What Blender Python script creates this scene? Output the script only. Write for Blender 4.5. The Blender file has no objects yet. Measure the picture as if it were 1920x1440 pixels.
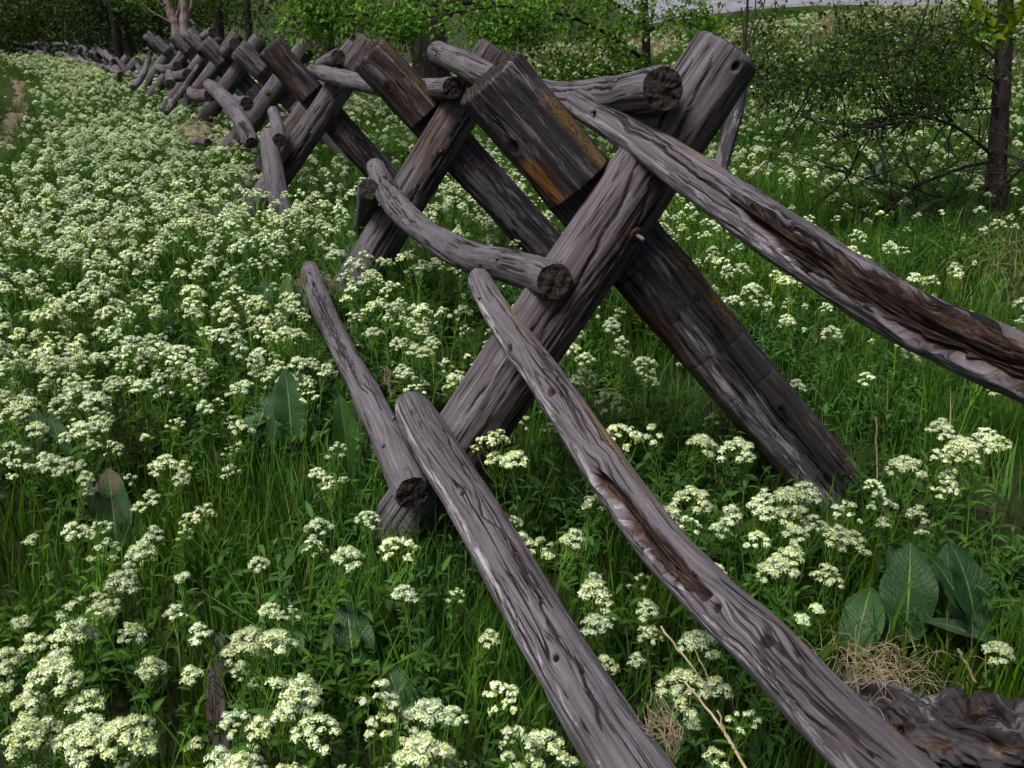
import bpy, math, random
import numpy as np
from mathutils import Vector

# ------------------------------------------------------------------ camera, sky, sun, exposure
S = bpy.context.scene
COL = S.collection
F, YH, CAMZ = 1870.0, 40.0, 1.65                 # focal length in photo pixels, horizon row, eye height
P = math.atan((720 - YH) / F)
cd = bpy.data.cameras.new('camera'); cam = bpy.data.objects.new('camera', cd); COL.objects.link(cam)
cam.location = (0, 0, CAMZ); cam.rotation_euler = (math.pi / 2 - P, 0, 0)
cd.sensor_width = 36; cd.lens = F / 1920 * 36; cd.clip_start = 0.02; cd.clip_end = 1200
cd.dof.use_dof = True; cd.dof.focus_distance = 3.1; cd.dof.aperture_fstop = 18
S.camera = cam
SUN_EL, SUN_AZ = math.radians(61), math.radians(-132)   # azimuth from +Y, clockwise: behind left
w = bpy.data.worlds.new('World'); S.world = w; w.use_nodes = True
nt = w.node_tree; nt.nodes.clear()
sky = nt.nodes.new('ShaderNodeTexSky'); sky.sky_type = 'NISHITA'; sky.sun_disc = False
sky.sun_elevation = SUN_EL; sky.sun_rotation = SUN_AZ; sky.dust_density = 6.0; sky.air_density = 1.0; sky.ozone_density = 1.0
bg = nt.nodes.new('ShaderNodeBackground'); bg.inputs['Strength'].default_value = 0.052
wo = nt.nodes.new('ShaderNodeOutputWorld')
nt.links.new(sky.outputs[0], bg.inputs[0]); nt.links.new(bg.outputs[0], wo.inputs[0])
ld = bpy.data.lights.new('sun', 'SUN'); ld.energy = 2.5; ld.angle = math.radians(26); ld.color = (1.0, 0.985, 0.96)
sun = bpy.data.objects.new('sun', ld); COL.objects.link(sun)
sd = Vector((math.sin(SUN_AZ) * math.cos(SUN_EL), math.cos(SUN_AZ) * math.cos(SUN_EL), math.sin(SUN_EL)))
sun.rotation_euler = sd.to_track_quat('Z', 'Y').to_euler()
S.view_settings.view_transform = 'Standard'; S.view_settings.look = 'None'
S.view_settings.gamma = 1.0; S.view_settings.use_curve_mapping = False
S.view_settings.exposure = 1.03
S.cycles.max_bounces = 4; S.cycles.diffuse_bounces = 2; S.cycles.glossy_bounces = 1; S.cycles.transmission_bounces = 2
S.cycles.use_denoising = True; S.cycles.use_adaptive_sampling = True; S.cycles.adaptive_threshold = 0.03
S.cycles.caustics_reflective = False; S.cycles.caustics_refractive = False

rng = np.random.default_rng(11)
C0 = np.array([0, 0, CAMZ])
def ray(u, v):
    x, y = (u - 960) / F, (720 - v) / F
    return np.array([x, math.cos(P) + y * math.sin(P), -math.sin(P) + y * math.cos(P)])
def at(u, v, Y):
    d = ray(u, v); return C0 + d * (Y / d[1])
def project(p):
    p = np.asarray(p, float) - C0
    z = p[..., 1] * math.cos(P) - p[..., 2] * math.sin(P)
    y = p[..., 1] * math.sin(P) + p[..., 2] * math.cos(P)
    z = np.where(np.abs(z) < 1e-4, 1e-4, z)
    return 960 + F * p[..., 0] / z, 720 - F * y / z, z

# ------------------------------------------------------------------ numpy noise
def _h(i, j, k, seed):
    n = (i * 374761393 + j * 668265263 + k * 2147483647 + seed * 1274126177).astype(np.int64) & 0xffffffff
    n = ((n ^ (n >> 13)) * 1274126177) & 0xffffffff
    n = ((n ^ (n >> 15)) * 2246822519) & 0xffffffff
    return ((n ^ (n >> 16)) & 0xffffff) / float(0xffffff)
def vnoise(p, seed=0):
    p = np.asarray(p, float); f = np.floor(p).astype(np.int64); t = p - f; t = t * t * (3 - 2 * t)
    i, j, k = f[..., 0], f[..., 1], f[..., 2]; a, b, c = t[..., 0], t[..., 1], t[..., 2]
    r = 0
    for di in (0, 1):
        for dj in (0, 1):
            for dk in (0, 1):
                r = r + _h(i + di, j + dj, k + dk, seed) * (a if di else 1 - a) * (b if dj else 1 - b) * (c if dk else 1 - c)
    return r * 2 - 1
def fbm(p, oct=4, seed=0, gain=0.5):
    r, a = 0, 1.0
    for o in range(oct):
        r = r + a * vnoise(np.asarray(p) * (2.0 ** o) + 17.3 * o, seed + o); a *= gain
    return r
def sstep(a, b, x):
    t = np.clip((x - a) / (b - a), 0, 1); return t * t * (3 - 2 * t)

# ------------------------------------------------------------------ terrain shape
def fence_x(y): return 0.35 - (y - 3.2) * 0.385
def terrain(x, y):
    x = np.asarray(x, float); y = np.asarray(y, float)
    dr = x - fence_x(y)
    h = 1.75 * sstep(3, 24, dr) * sstep(5, 30, y)
    h = h + 0.085 * np.clip(y - 31, 0, 60) * sstep(10, 20, dr)
    q = np.stack([x * 0.35, y * 0.35, x * 0 + 3.1], -1)
    return h + 0.05 * vnoise(q, 5) * np.clip((y + 4) / 6, 0, 1)
def ground_at(u, v, z=0.0):
    d = ray(u, v); t = 1.0
    for _ in range(40):
        p = C0 + d * t
        t = t - (p[2] - (terrain(p[0], p[1]) + z)) / d[2] * 0.7
    return C0 + d * t

# ------------------------------------------------------------------ mesh helper
def mesh_np(name, V, faces, mats=(), midx=None, attrs=None, smooth=True):
    """faces: list of (n,k) int arrays"""
    me = bpy.data.meshes.new(name)
    V = np.asarray(V, np.float32)
    me.vertices.add(len(V)); me.vertices.foreach_set('co', V.ravel())
    tot, st, off = [], [], 0
    for f in faces:
        f = np.asarray(f, np.int32)
        if len(f) == 0: continue
        k = f.shape[1]; tot.append(f.ravel()); st.append(off + np.arange(len(f)) * k); off += f.size
    loops = np.concatenate(tot); starts = np.concatenate(st).astype(np.int32)
    me.loops.add(len(loops)); me.loops.foreach_set('vertex_index', loops)
    me.polygons.add(len(starts)); me.polygons.foreach_set('loop_start', starts)
    me.polygons.foreach_set('use_smooth', np.full(len(starts), smooth))
    if midx is not None: me.polygons.foreach_set('material_index', np.asarray(midx, np.int32))
    for m in mats: me.materials.append(m)
    for an, (typ, data) in (attrs or {}).items():
        a = me.attributes.new(an, typ, 'POINT')
        key = {'FLOAT_VECTOR': 'vector', 'FLOAT_COLOR': 'color', 'FLOAT': 'value', 'INT': 'value'}[typ]
        a.data.foreach_set(key, np.asarray(data, np.int32 if typ == 'INT' else np.float32).ravel())
    me.update(calc_edges=True); me.validate()
    return me
def link(name, me, parent=None, **props):
    o = bpy.data.objects.new(name, me); COL.objects.link(o); o.parent = parent
    for k, v in props.items(): o[k] = v
    return o
def empty(name, loc, **props):
    o = link(name, None, None, **props); o.location = loc; o.empty_display_size = 0.05
    return o

# ------------------------------------------------------------------ materials
class N:
    def __init__(s, name):
        s.m = bpy.data.materials.new(name); s.m.use_nodes = True; s.t = s.m.node_tree; s.t.nodes.clear()
    def n(s, typ, _out=0, **kw):
        x = s.t.nodes.new(typ)
        for k, v in kw.items():
            if k.startswith('_'): setattr(x, k[1:], v)
        for k, v in kw.items():
            if k.startswith('_'): continue
            k2 = int(k[1:]) if k[0] == 'i' and k[1:].isdigit() else k.replace('__', ' ')
            if isinstance(v, bpy.types.NodeSocket): s.t.links.new(v, x.inputs[k2])
            else: x.inputs[k2].default_value = v
        return x.outputs[_out]
    def attr(s, name, out='Vector'):
        x = s.t.nodes.new('ShaderNodeAttribute'); x.attribute_name = name; return x.outputs[out]
    def noise(s, vec, scale, detail=3, rough=0.5, dist=0.0, vs=None):
        if vs is not None: vec = s.n('ShaderNodeVectorMath', _operation='MULTIPLY', i0=vec, i1=vs)
        return s.n('ShaderNodeTexNoise', Vector=vec, Scale=scale, Detail=detail, Roughness=rough, Distortion=dist)
    def math(s, op, a, b=0.0, c=0.0, clamp=False):
        return s.n('ShaderNodeMath', _operation=op, _use_clamp=clamp, i0=a, i1=b, i2=c)
    def ramp(s, fac, stops):
        x = s.t.nodes.new('ShaderNodeValToRGB'); e = x.color_ramp.elements
        while len(e) < len(stops): e.new(0.5)
        for el, (p, c) in zip(e, stops): el.position = p; el.color = c if len(c) == 4 else (*c, 1)
        s.t.links.new(fac, x.inputs[0]); return x.outputs[0]
    def mix(s, fac, a, b, mode='MIX'):
        x = s.t.nodes.new('ShaderNodeMix'); x.data_type = 'RGBA'; x.blend_type = mode
        for sock, v in ((x.inputs[0], fac), (x.inputs[6], a), (x.inputs[7], b)):
            if isinstance(v, bpy.types.NodeSocket): s.t.links.new(v, sock)
            else: sock.default_value = (*v, 1) if isinstance(v, tuple) and len(v) == 3 else v
        return x.outputs[2]
    def map(s, v, a, b, c=0.0, d=1.0):
        return s.n('ShaderNodeMapRange', _interpolation_type='SMOOTHSTEP', i0=v, i1=a, i2=b, i3=c, i4=d)
    def out(s, col, rough=0.8, spec=0.25, normal=None, transl=0.0, tcol=None):
        b = s.t.nodes.new('ShaderNodeBsdfPrincipled')
        for sock, v in ((b.inputs['Base Color'], col), (b.inputs['Roughness'], rough), (b.inputs['Specular IOR Level'], spec)):
            if isinstance(v, bpy.types.NodeSocket): s.t.links.new(v, sock)
            else: sock.default_value = (*v, 1) if isinstance(v, tuple) and len(v) == 3 else v
        if normal is not None: s.t.links.new(normal, b.inputs['Normal'])
        o = s.t.nodes.new('ShaderNodeOutputMaterial'); sh = b.outputs[0]
        if transl > 0:
            tr = s.t.nodes.new('ShaderNodeBsdfTranslucent'); s.t.links.new(tcol if tcol is not None else col, tr.inputs[0])
            mx = s.t.nodes.new('ShaderNodeMixShader'); mx.inputs[0].default_value = transl
            s.t.links.new(sh, mx.inputs[1]); s.t.links.new(tr.outputs[0], mx.inputs[2]); sh = mx.outputs[0]
        s.t.links.new(sh, o.inputs[0]); return s.m

def make_wood():
    k = N('weathered_wood'); gc = k.attr('gc'); wm = k.attr('wm', 'Color'); tan = k.attr('wm', 'Alpha'); dk = k.attr('dk', 'Fac')
    sep = k.t.nodes.new('ShaderNodeSeparateColor'); k.t.links.new(wm, sep.inputs[0])
    rot, lich, brn = sep.outputs[0], sep.outputs[1], sep.outputs[2]
    streak = k.noise(gc, 85, 7, 0.75, 0.08, (1, 1, 0.022))
    fine = k.noise(gc, 300, 3, 0.75, 0.0, (1, 1, 0.025))
    patch = k.noise(gc, 6, 5, 0.65, 0.3, (1, 1, 0.3))
    blot = k.noise(gc, 34, 6, 0.76, 0.25, (1, 1, 0.14))
    def crackline(n, wdt):
        a = k.math('ABSOLUTE', k.math('SUBTRACT', n, 0.5)); return k.map(a, wdt * 0.3, wdt, 1.0, 0.0)
    msk = k.noise(gc, 13, 3, 0.6, 0, (1, 1, 0.17))
    cn = k.noise(gc, 24, 3, 0.45, 0.2, (1, 1, 0.020)); cn2 = k.noise(gc, 60, 3, 0.5, 0.2, (1, 1, 0.026))
    cr = k.math('MULTIPLY', crackline(cn, 0.013), k.map(msk, 0.46, 0.52))
    cr2 = k.math('MULTIPLY', crackline(cn2, 0.016), k.map(k.math('ADD', msk, k.math('MULTIPLY', patch, 0.4)), 0.66, 0.75))
    crack = k.math('MAXIMUM', cr, k.math('MULTIPLY', cr2, 0.8))
    base = k.ramp(streak, [(0.34, (0.040, 0.036, 0.039)), (0.44, (0.105, 0.096, 0.104)), (0.53, (0.165, 0.154, 0.167)), (0.66, (0.29, 0.277, 0.298))])
    even = k.ramp(streak, [(0.36, (0.105, 0.096, 0.105)), (0.5, (0.135, 0.125, 0.137)), (0.66, (0.185, 0.174, 0.188))])
    base = k.mix(k.map(dk, 0.05, 0.75, 0.12, 0.85), even, base)
    base = k.mix(k.map(fine, 0.36, 0.60, 0.42, 0.0), base, (0.050, 0.045, 0.049))
    base = k.mix(k.map(patch, 0.44, 0.62, 0.0, 0.5), base, (0.55, 0.52, 0.53), 'MULTIPLY')
    base = k.mix(k.map(patch, 0.56, 0.7, 0.0, 0.35), base, (0.085, 0.062, 0.056))
    pale = k.math('MULTIPLY', k.math('MULTIPLY', dk, -2.0, clamp=True), k.map(blot, 0.46, 0.54), clamp=True)
    base = k.mix(pale, base, k.ramp(streak, [(0.35, (0.17, 0.16, 0.168)), (0.58, (0.46, 0.44, 0.465))]))
    # black weathered specks, more where dk is high
    th = k.math('SUBTRACT', 0.76, k.math('MULTIPLY', k.math('MAXIMUM', dk, -0.15), 0.32))
    bl = k.n('ShaderNodeMapRange', _interpolation_type='SMOOTHSTEP', i0=blot, i1=th, i2=k.math('ADD', th, 0.035), i3=0.0, i4=0.85)
    base = k.mix(bl, base, k.ramp(streak, [(0.35, (0.010, 0.009, 0.009)), (0.7, (0.045, 0.039, 0.040))]))
    bcol = k.ramp(streak, [(0.3, (0.022, 0.011, 0.007)), (0.55, (0.07, 0.034, 0.020)), (0.75, (0.14, 0.085, 0.055))])
    base = k.mix(k.math('MULTIPLY', brn, k.map(blot, 0.3, 0.6), clamp=True), base, bcol)
    tcol = k.ramp(streak, [(0.35, (0.14, 0.052, 0.014)), (0.55, (0.30, 0.135, 0.038)), (0.75, (0.42, 0.22, 0.075))])
    base = k.mix(k.math('MULTIPLY', tan, k.map(fine, 0.25, 0.5), clamp=True), base, tcol)
    base = k.mix(k.math('MULTIPLY', crack, 0.95), base, (0.006, 0.005, 0.005))
    rn_ = k.noise(gc, 70, 6, 0.78, 0.3, (1, 1, 0.07)); hgt0 = k.math('MULTIPLY', k.math('MULTIPLY', rot, rn_), 4.0)
    rcol = k.ramp(rn_, [(0.38, (0.004, 0.003, 0.003)), (0.49, (0.026, 0.016, 0.013)), (0.57, (0.068, 0.041, 0.032)), (0.68, (0.19, 0.135, 0.11))])
    base = k.mix(1.0, base, (0.80, 0.775, 0.80), 'MULTIPLY'); base = k.mix(rot, base, rcol)
    ln = k.noise(gc, 150, 5, 0.7, 0, (1, 1, 0.6))
    base = k.mix(k.math('MULTIPLY', lich, k.map(ln, 0.44, 0.56), clamp=True), base, k.mix(k.noise(gc, 60), (0.17, 0.085, 0.010), (0.10, 0.08, 0.02)))
    hgt = k.math('ADD', k.math('MULTIPLY', streak, 0.65), k.math('MULTIPLY', fine, 0.45))
    hgt = k.math('ADD', hgt0, k.math('SUBTRACT', hgt, k.math('MULTIPLY', crack, 1.2)))
    nrm = k.n('ShaderNodeBump', Strength=1.0, Distance=0.007, Height=hgt)
    return k.out(base, 0.88, 0.12, nrm)
def make_end():
    k = N('log_end_grain'); gc = k.attr('gc'); dk = k.attr('dk', 'Fac')
    sep = k.t.nodes.new('ShaderNodeSeparateXYZ'); k.t.links.new(gc, sep.inputs[0])
    r = k.math('SQRT', k.math('ADD', k.math('MULTIPLY', sep.outputs[0], sep.outputs[0]), k.math('MULTIPLY', sep.outputs[1], sep.outputs[1])))
    n = k.noise(gc, 45, 4, 0.6); rw = k.math('ADD', r, k.math('MULTIPLY', n, 0.012))
    ring = k.math('SINE', k.math('MULTIPLY', rw, 1150.0))
    ang = k.math('ARCTAN2', sep.outputs[1], sep.outputs[0])
    av = k.t.nodes.new('ShaderNodeCombineXYZ'); k.t.links.new(ang, av.inputs[0]); k.t.links.new(k.math('MULTIPLY', r, 4.0), av.inputs[1]); k.t.links.new(sep.outputs[2], av.inputs[2])
    rc = k.math('MULTIPLY', k.map(k.math('ABSOLUTE', k.math('SUBTRACT', k.noise(av.outputs[0], 2.6, 5, 0.65, 0.4), 0.5)), 0.0, 0.02, 1.0, 0.0), k.map(k.noise(gc, 30, 3), 0.4, 0.6))
    base = k.ramp(k.noise(gc, 110, 6, 0.75), [(0.36, (0.010, 0.008, 0.007)), (0.52, (0.036, 0.029, 0.026)), (0.68, (0.11, 0.09, 0.08))])
    base = k.mix(k.map(ring, -1, 1, 0, 0.4), base, (0.03, 0.023, 0.02)); base = k.mix(k.math('MULTIPLY', rc, 0.7), base, (0.006, 0.005, 0.005))
    h = k.math('SUBTRACT', k.math('ADD', k.noise(gc, 140, 5, 0.7), k.math('MULTIPLY', ring, 0.12)), rc)
    return k.out(base, 0.9, 0.1, k.n('ShaderNodeBump', Strength=1.0, Distance=0.006, Height=h))
def make_plant(name, transl, rough, spec):
    k = N(name); col = k.attr('col', 'Color')
    ri = k.t.nodes.new('ShaderNodeObjectInfo').outputs['Random']
    hs = k.n('ShaderNodeHueSaturation', Hue=k.map(ri, 0, 1, 0.488, 0.512), Saturation=k.map(ri, 0, 1, 1.08, 0.92), Value=k.map(k.math('FRACT', k.math('MULTIPLY', ri, 7.31)), 0, 1, 0.78, 1.18), Fac=1.0, Color=col)
    return k.out(hs, rough, spec, None, transl)
def make_bark(name, c0, c1, c2):
    k = N(name); g = k.n('ShaderNodeNewGeometry')
    n = k.noise(g, 16, 6, 0.7, 0.6, (1, 1, 0.22)); f = k.noise(g, 60, 5, 0.65, 0.2, (1, 1, 0.35))
    base = k.ramp(n, [(0.3, c0), (0.52, c1), (0.75, c2)]); base = k.mix(k.map(f, 0.4, 0.6, 0.5, 0), base, c0)
    return k.out(base, 0.9, 0.15, k.n('ShaderNodeBump', Strength=0.9, Distance=0.03, Height=k.math('ADD', n, k.math('MULTIPLY', f, 0.4))))
def make_simple(name, c0, c1, scale, rough=0.8, spec=0.2, metal=0.0):
    k = N(name); tc = k.t.nodes.new('ShaderNodeTexCoord').outputs['Object']
    n = k.noise(tc, scale, 5, 0.65); m = k.out(k.mix(k.map(n, 0.35, 0.65), c0, c1), rough, spec, k.n('ShaderNodeBump', Strength=0.4, Distance=0.003, Height=n))
    for x in k.t.nodes:
        if x.type == 'BSDF_PRINCIPLED': x.inputs['Metallic'].default_value = metal
    return m
WOOD, ENDG = make_wood(), make_end()
PLANT = make_plant('meadow_plant', 0.27, 0.6, 0.10)
LEAFM = make_plant('tree_leaf', 0.42, 0.55, 0.15)
def make_dock():
    k = N('dock_leaf'); col = k.attr('col', 'Color'); lv = k.attr('lv'); sp = k.t.nodes.new('ShaderNodeSeparateXYZ'); k.t.links.new(lv, sp.inputs[0])
    ab = k.math('ABSOLUTE', sp.outputs[0]); ph = k.math('SUBTRACT', k.math('MULTIPLY', sp.outputs[1], 62.0), k.math('MULTIPLY', ab, 11.0))
    vein = k.map(k.math('ABSOLUTE', k.math('SINE', ph)), 0.0, 0.4, 1.0, 0.0); wr = k.noise(lv, 14, 4, 0.6, 0.3)
    rib = k.map(ab, 0.015, 0.07, 1.0, 0.0)
    c = k.mix(k.math('MULTIPLY', vein, 0.10), col, (0.09, 0.17, 0.05)); c = k.mix(k.map(wr, 0.35, 0.7, 0.35, 0), c, (0.014, 0.04, 0.012)); c = k.mix(rib, c, (0.17, 0.26, 0.08))
    h = k.math('ADD', k.math('MULTIPLY', wr, 1.0), k.math('SUBTRACT', k.math('MULTIPLY', rib, -0.5), k.math('MULTIPLY', vein, 0.22)))
    return k.out(c, 0.36, 0.45, k.n('ShaderNodeBump', Strength=0.9, Distance=0.006, Height=h), 0.2)
DOCKM = make_dock()
DRY = make_simple('dry_straw', (0.22, 0.155, 0.10), (0.36, 0.28, 0.19), 30)
BARK = make_bark('dark_bark', (0.012, 0.010, 0.009), (0.04, 0.032, 0.03), (0.10, 0.085, 0.08))
TWIG = make_bark('twig_bark', (0.014, 0.011, 0.010), (0.034, 0.028, 0.026), (0.075, 0.063, 0.06))
PALE = make_bark('bare_pale_bark', (0.12, 0.09, 0.08), (0.24, 0.18, 0.16), (0.36, 0.32, 0.31))
STEEL = make_simple('galvanised_steel', (0.12, 0.12, 0.135), (0.07, 0.066, 0.066), 90, 0.75, 0.3, 0.4)
RUST = make_simple('rusty_iron', (0.07, 0.025, 0.016), (0.035, 0.02, 0.018), 120, 0.8, 0.3, 0.3)
BLUE = make_simple('blue_plastic', (0.02, 0.06, 0.30), (0.03, 0.08, 0.36), 8, 0.5, 0.4)

# ------------------------------------------------------------------ ground, path, road
def make_ground():
    k = N('soil'); g = k.n('ShaderNodeNewGeometry')
    n = k.noise(g, 3.0, 8, 0.7); m = k.noise(g, 40.0, 5, 0.7)
    c = k.ramp(n, [(0.35, (0.025, 0.03, 0.012)), (0.5, (0.03, 0.045, 0.014)), (0.68, (0.06, 0.05, 0.028))])
    c = k.mix(k.map(m, 0.3, 0.7, 0, 0.6), c, (0.018, 0.02, 0.008))
    return k.out(c, 0.95, 0.1, k.n('ShaderNodeBump', Strength=0.8, Distance=0.05, Height=m))
xs = np.concatenate([-np.geomspace(260, 30, 12), np.linspace(-28, 28, 90), np.geomspace(30, 260, 12)])
ys = np.concatenate([[-30, -12, -6], np.linspace(-3, 60, 110), np.geomspace(63, 500, 16)])
GX, GY = np.meshgrid(xs, ys); GZ = terrain(GX, GY)
def grid_faces(ny, nx, off=0):
    i = np.arange(ny - 1)[:, None] * nx + np.arange(nx - 1)[None] + off
    return np.stack([i, i + 1, i + nx + 1, i + nx], -1).reshape(-1, 4)
link('ground', mesh_np('ground', np.stack([GX, GY, GZ], -1).reshape(-1, 3), [grid_faces(len(ys), len(xs))], [make_ground()]), kind='structure')

# trodden earth trail along the field's edge
trail_px = [(-120, 420), (0, 290), (22, 245), (38, 205), (45, 175), (25, 150), (-40, 128)]
trail = np.array([ground_at(u, v)[:2] for u, v in trail_px])
def cr_curve(pts, n):
    pts = np.asarray(pts, float); k = len(pts)
    q = np.vstack([2 * pts[0] - pts[1], pts, 2 * pts[-1] - pts[-2]])
    t = np.linspace(0, k - 1 - 1e-9, n); i = t.astype(int); f = (t - i)[:, None]
    a, b, c, d = q[i], q[i + 1], q[i + 2], q[i + 3]
    return 0.5 * (2 * b + (c - a) * f + (2 * a - 5 * b + 4 * c - d) * f * f + (3 * b - a - 3 * c + d) * f ** 3)
trail_c = cr_curve(trail, 90)
def sheet(name, line, half, nw, lift, mat, wob=0.0):
    t = np.gradient(line, axis=0); t /= np.linalg.norm(t, axis=1)[:, None]; nn = np.stack([t[:, 1], -t[:, 0]], -1)
    k = np.linspace(-1, 1, nw)
    wv = half * (1 + wob * fbm(np.stack([line[:, 0] * 2, line[:, 1] * 2, line[:, 0] * 0], -1), 3, 9))
    xy = line[:, None] + nn[:, None] * (k[None, :, None] * wv[:, None, None])
    z = terrain(xy[..., 0], xy[..., 1]) + lift
    return link(name, mesh_np(name, np.concatenate([xy, z[..., None]], -1).reshape(-1, 3), [grid_faces(len(line), nw)], [mat]), kind='structure')
def make_dirt():
    k = N('dirt'); g = k.n('ShaderNodeNewGeometry'); n = k.noise(g, 6, 7, 0.7)
    return k.out(k.ramp(n, [(0.3, (0.085, 0.06, 0.045)), (0.6, (0.16, 0.115, 0.085)), (0.8, (0.22, 0.165, 0.125))]), 0.95, 0.1, k.n('ShaderNodeBump', Strength=0.6, Distance=0.03, Height=n))
DIRT = make_dirt()
sheet('path', trail_c, 0.17, 7, 0.03, DIRT, 0.5)
ASPH = make_simple('asphalt', (0.12, 0.12, 0.145), (0.19, 0.185, 0.215), 1.3, 0.85)
sheet('road', np.stack([np.linspace(4, 60, 60), 44 - 0.0 * np.linspace(4, 60, 60)], -1), 8.5, 9, 0.02, ASPH)
sheet('road', np.stack([np.linspace(-70, -12, 50), 62 + 0.1 * np.linspace(0, 58, 50)], -1), 3.5, 5, 0.02, ASPH)

# ------------------------------------------------------------------ logs
class Log: pass
def build_log(name, pts, radii, parent, nring=120, nseg=40, seed=0, flat=2.0, frot=0.0, lump=0.05, feats=(), notches=(), dk=0.2,
              brown=0.0, end_round=0.012, rough=1.0, squash=1.0, ridge=0.0, ncr=0, **props):
    L = Log(); rs = np.random.default_rng(1000 + seed)
    pts = np.asarray(pts, float); fine = cr_curve(pts, 600)
    seg = np.concatenate([[0], np.cumsum(np.linalg.norm(np.diff(fine, axis=0), axis=1))]); Lg = seg[-1]
    # rings crowd a little at both ends
    s = np.linspace(0, Lg, nring)
    s[1] = min(s[1], 0.006); s[-2] = max(s[-2], Lg - 0.006)
    c = np.stack([np.interp(s, seg, fine[:, i]) for i in range(3)], -1)
    T = np.gradient(c, s, axis=0); T /= np.linalg.norm(T, axis=1)[:, None]
    R = np.interp(s, np.linspace(0, Lg, len(radii)), radii)
    e1 = C0 - c; e1 -= (e1 * T).sum(1)[:, None] * T; e1 /= np.linalg.norm(e1, axis=1)[:, None]; e2 = np.cross(T, e1)
    L.s, L.c, L.T, L.R, L.e1, L.e2, L.len = s, c, T, R, e1, e2, Lg
    th = np.linspace(-np.pi, np.pi, nseg, endpoint=False)
    def locate(u, v):
        d = ray(u, v); d = d / np.linalg.norm(d)
        w_ = c - C0; tt = (w_ @ d); cl = C0 + tt[:, None] * d; dist = np.linalg.norm(cl - c, axis=1); i = int(dist.argmin())
        off = (cl[i] - c[i]) @ e2[i]
        return s[i], (math.atan(off / R[i]) if flat > 2.5 else math.asin(max(-0.97, min(0.97, off / R[i]))))
    L.locate = locate
    TH, SS = np.meshgrid(th, s); RR = np.repeat(R[:, None], nseg, 1)
    x0 = RR * TH
    # grain coordinate, pushed around knots
    xg, sg = x0.copy(), SS.copy()
    disp = np.zeros_like(RR); wm = np.zeros(RR.shape + (4,)); dkm = np.full(RR.shape, dk)
    P3 = np.stack([RR * np.cos(TH), RR * np.sin(TH), SS], -1) + np.array([seed * 3.7, seed * 1.3, seed * 7.9])
    xg += 0.006 * fbm(P3 * np.array([5, 5, 1.8]), 2, seed)
    if brown: wm[..., 2] += brown * sstep(-0.1, 0.5, fbm(P3 * np.array([6, 6, 1.5]), 3, seed + 3))
    for f in feats:
        kd = f[0]
        if kd == 'knot':
            _, u, v, sz, dep = f; s0, t0 = locate(u, v); Rk = np.interp(s0, s, R); dx = RR * (TH - t0); dy = SS - s0
            g = np.exp(-(dx / (3.2 * sz)) ** 2 - (dy / (9 * sz)) ** 2)
            xg -= 0.62 * dx * g; rr = np.sqrt((dx / sz) ** 2 + (dy / (1.5 * sz)) ** 2)
            disp += 0.16 * sz * np.exp(-((rr - 1.6) / 0.9) ** 2) - dep * np.exp(-rr ** 4)
            wm[..., 0] = np.maximum(wm[..., 0], np.exp(-(rr / 0.95) ** 6)); dkm += 0.4 * np.exp(-(rr / 1.8) ** 2) + 3.0 * np.exp(-(rr / .75) ** 4)
        elif kd == 'twist':
            xg += f[1] * SS + .05 * fbm(P3 * np.array([9, 9, 6]), 3, seed + 12)
        elif kd == 'swirl':
            _, u, v, sz, amp = f; s0, t0 = locate(u, v); dx = RR * (TH - t0); dy = SS - s0
            g = np.exp(-(dx / sz) ** 2 - (dy / (1.3 * sz)) ** 2); xg += 0.55 * amp * g * np.sin(dy / sz * 2.0 + 0.6); disp += 0.06 * sz * g
        elif kd in ('hollow', 'rot'):
            # polyline in the photo, half-width, depth
            _, line, hw, dep = f; lt = np.array([locate(u, v) for u, v in line])
            o = lt[:, 0].argsort(); lt = lt[o]; hws = np.interp(np.clip(SS, lt[0, 0], lt[-1, 0]), lt[:, 0], np.asarray(hw, float)[o] if np.ndim(hw) else np.full(len(lt), hw))
            tc = np.interp(SS, lt[:, 0], lt[:, 1]); dx = RR * (TH - tc)
            ends = np.minimum(SS - lt[0, 0], lt[-1, 0] - SS)
            if f[0] == 'rot': ends = np.minimum(SS - lt[0, 0], 9.0 + 0 * SS) if lt[0, 0] > Lg - lt[-1, 0] else ends
            jag = 0.35 * fbm(P3 * np.array([38, 38, 9]), 3, seed + 7)
            m = sstep(1.06, 0.84, np.abs(dx) / hws + jag) * sstep(-0.012, 0.03, ends + 0.03 * jag)
            fib = 1.3 * fbm(P3 * np.array([62, 62, 2.6]), 4, seed + 9, 0.65) + .22 * vnoise(P3 * np.array([90, 90, 30]), seed + 10)
            disp -= m * (dep * (0.75 + 0.55 * fib)); wm[..., 0] = np.maximum(wm[..., 0], sstep(0.25, 0.7, m))
            edge = np.exp(-((np.abs(dx) / hws + jag - 1.15) / 0.22) ** 2) * sstep(-0.02, 0.03, ends); disp += 0.003 * edge
        elif kd == 'crack':
            _, line, wd, dep = f; lt = np.array([locate(u, v) for u, v in line]); o = lt[:, 0].argsort(); lt = lt[o]
            tc = np.interp(SS, lt[:, 0], lt[:, 1]); ends = np.minimum(SS - lt[0, 0], lt[-1, 0] - SS)
            dx = RR * (TH - tc) + 0.010 * fbm(np.stack([SS * 9, SS * 0, SS * 0 + seed], -1), 4, seed + 21)
            wl = wd * (.55 + .6 * sstep(-.6, .6, fbm(np.stack([SS * 14, SS * 0 + 3, SS * 0 + seed], -1), 3, seed + 22))); m = np.exp(-(dx / wl) ** 2) * sstep(0.0, 0.12, ends); disp -= dep * m
            dkm += 5 * np.exp(-(dx / (wl * 0.75)) ** 2) * sstep(0.0, 0.1, ends)
        elif kd == 'side':        # 'side', channel, theta centre, theta width, s0, s1, amount : attribute patch on one flank
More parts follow.
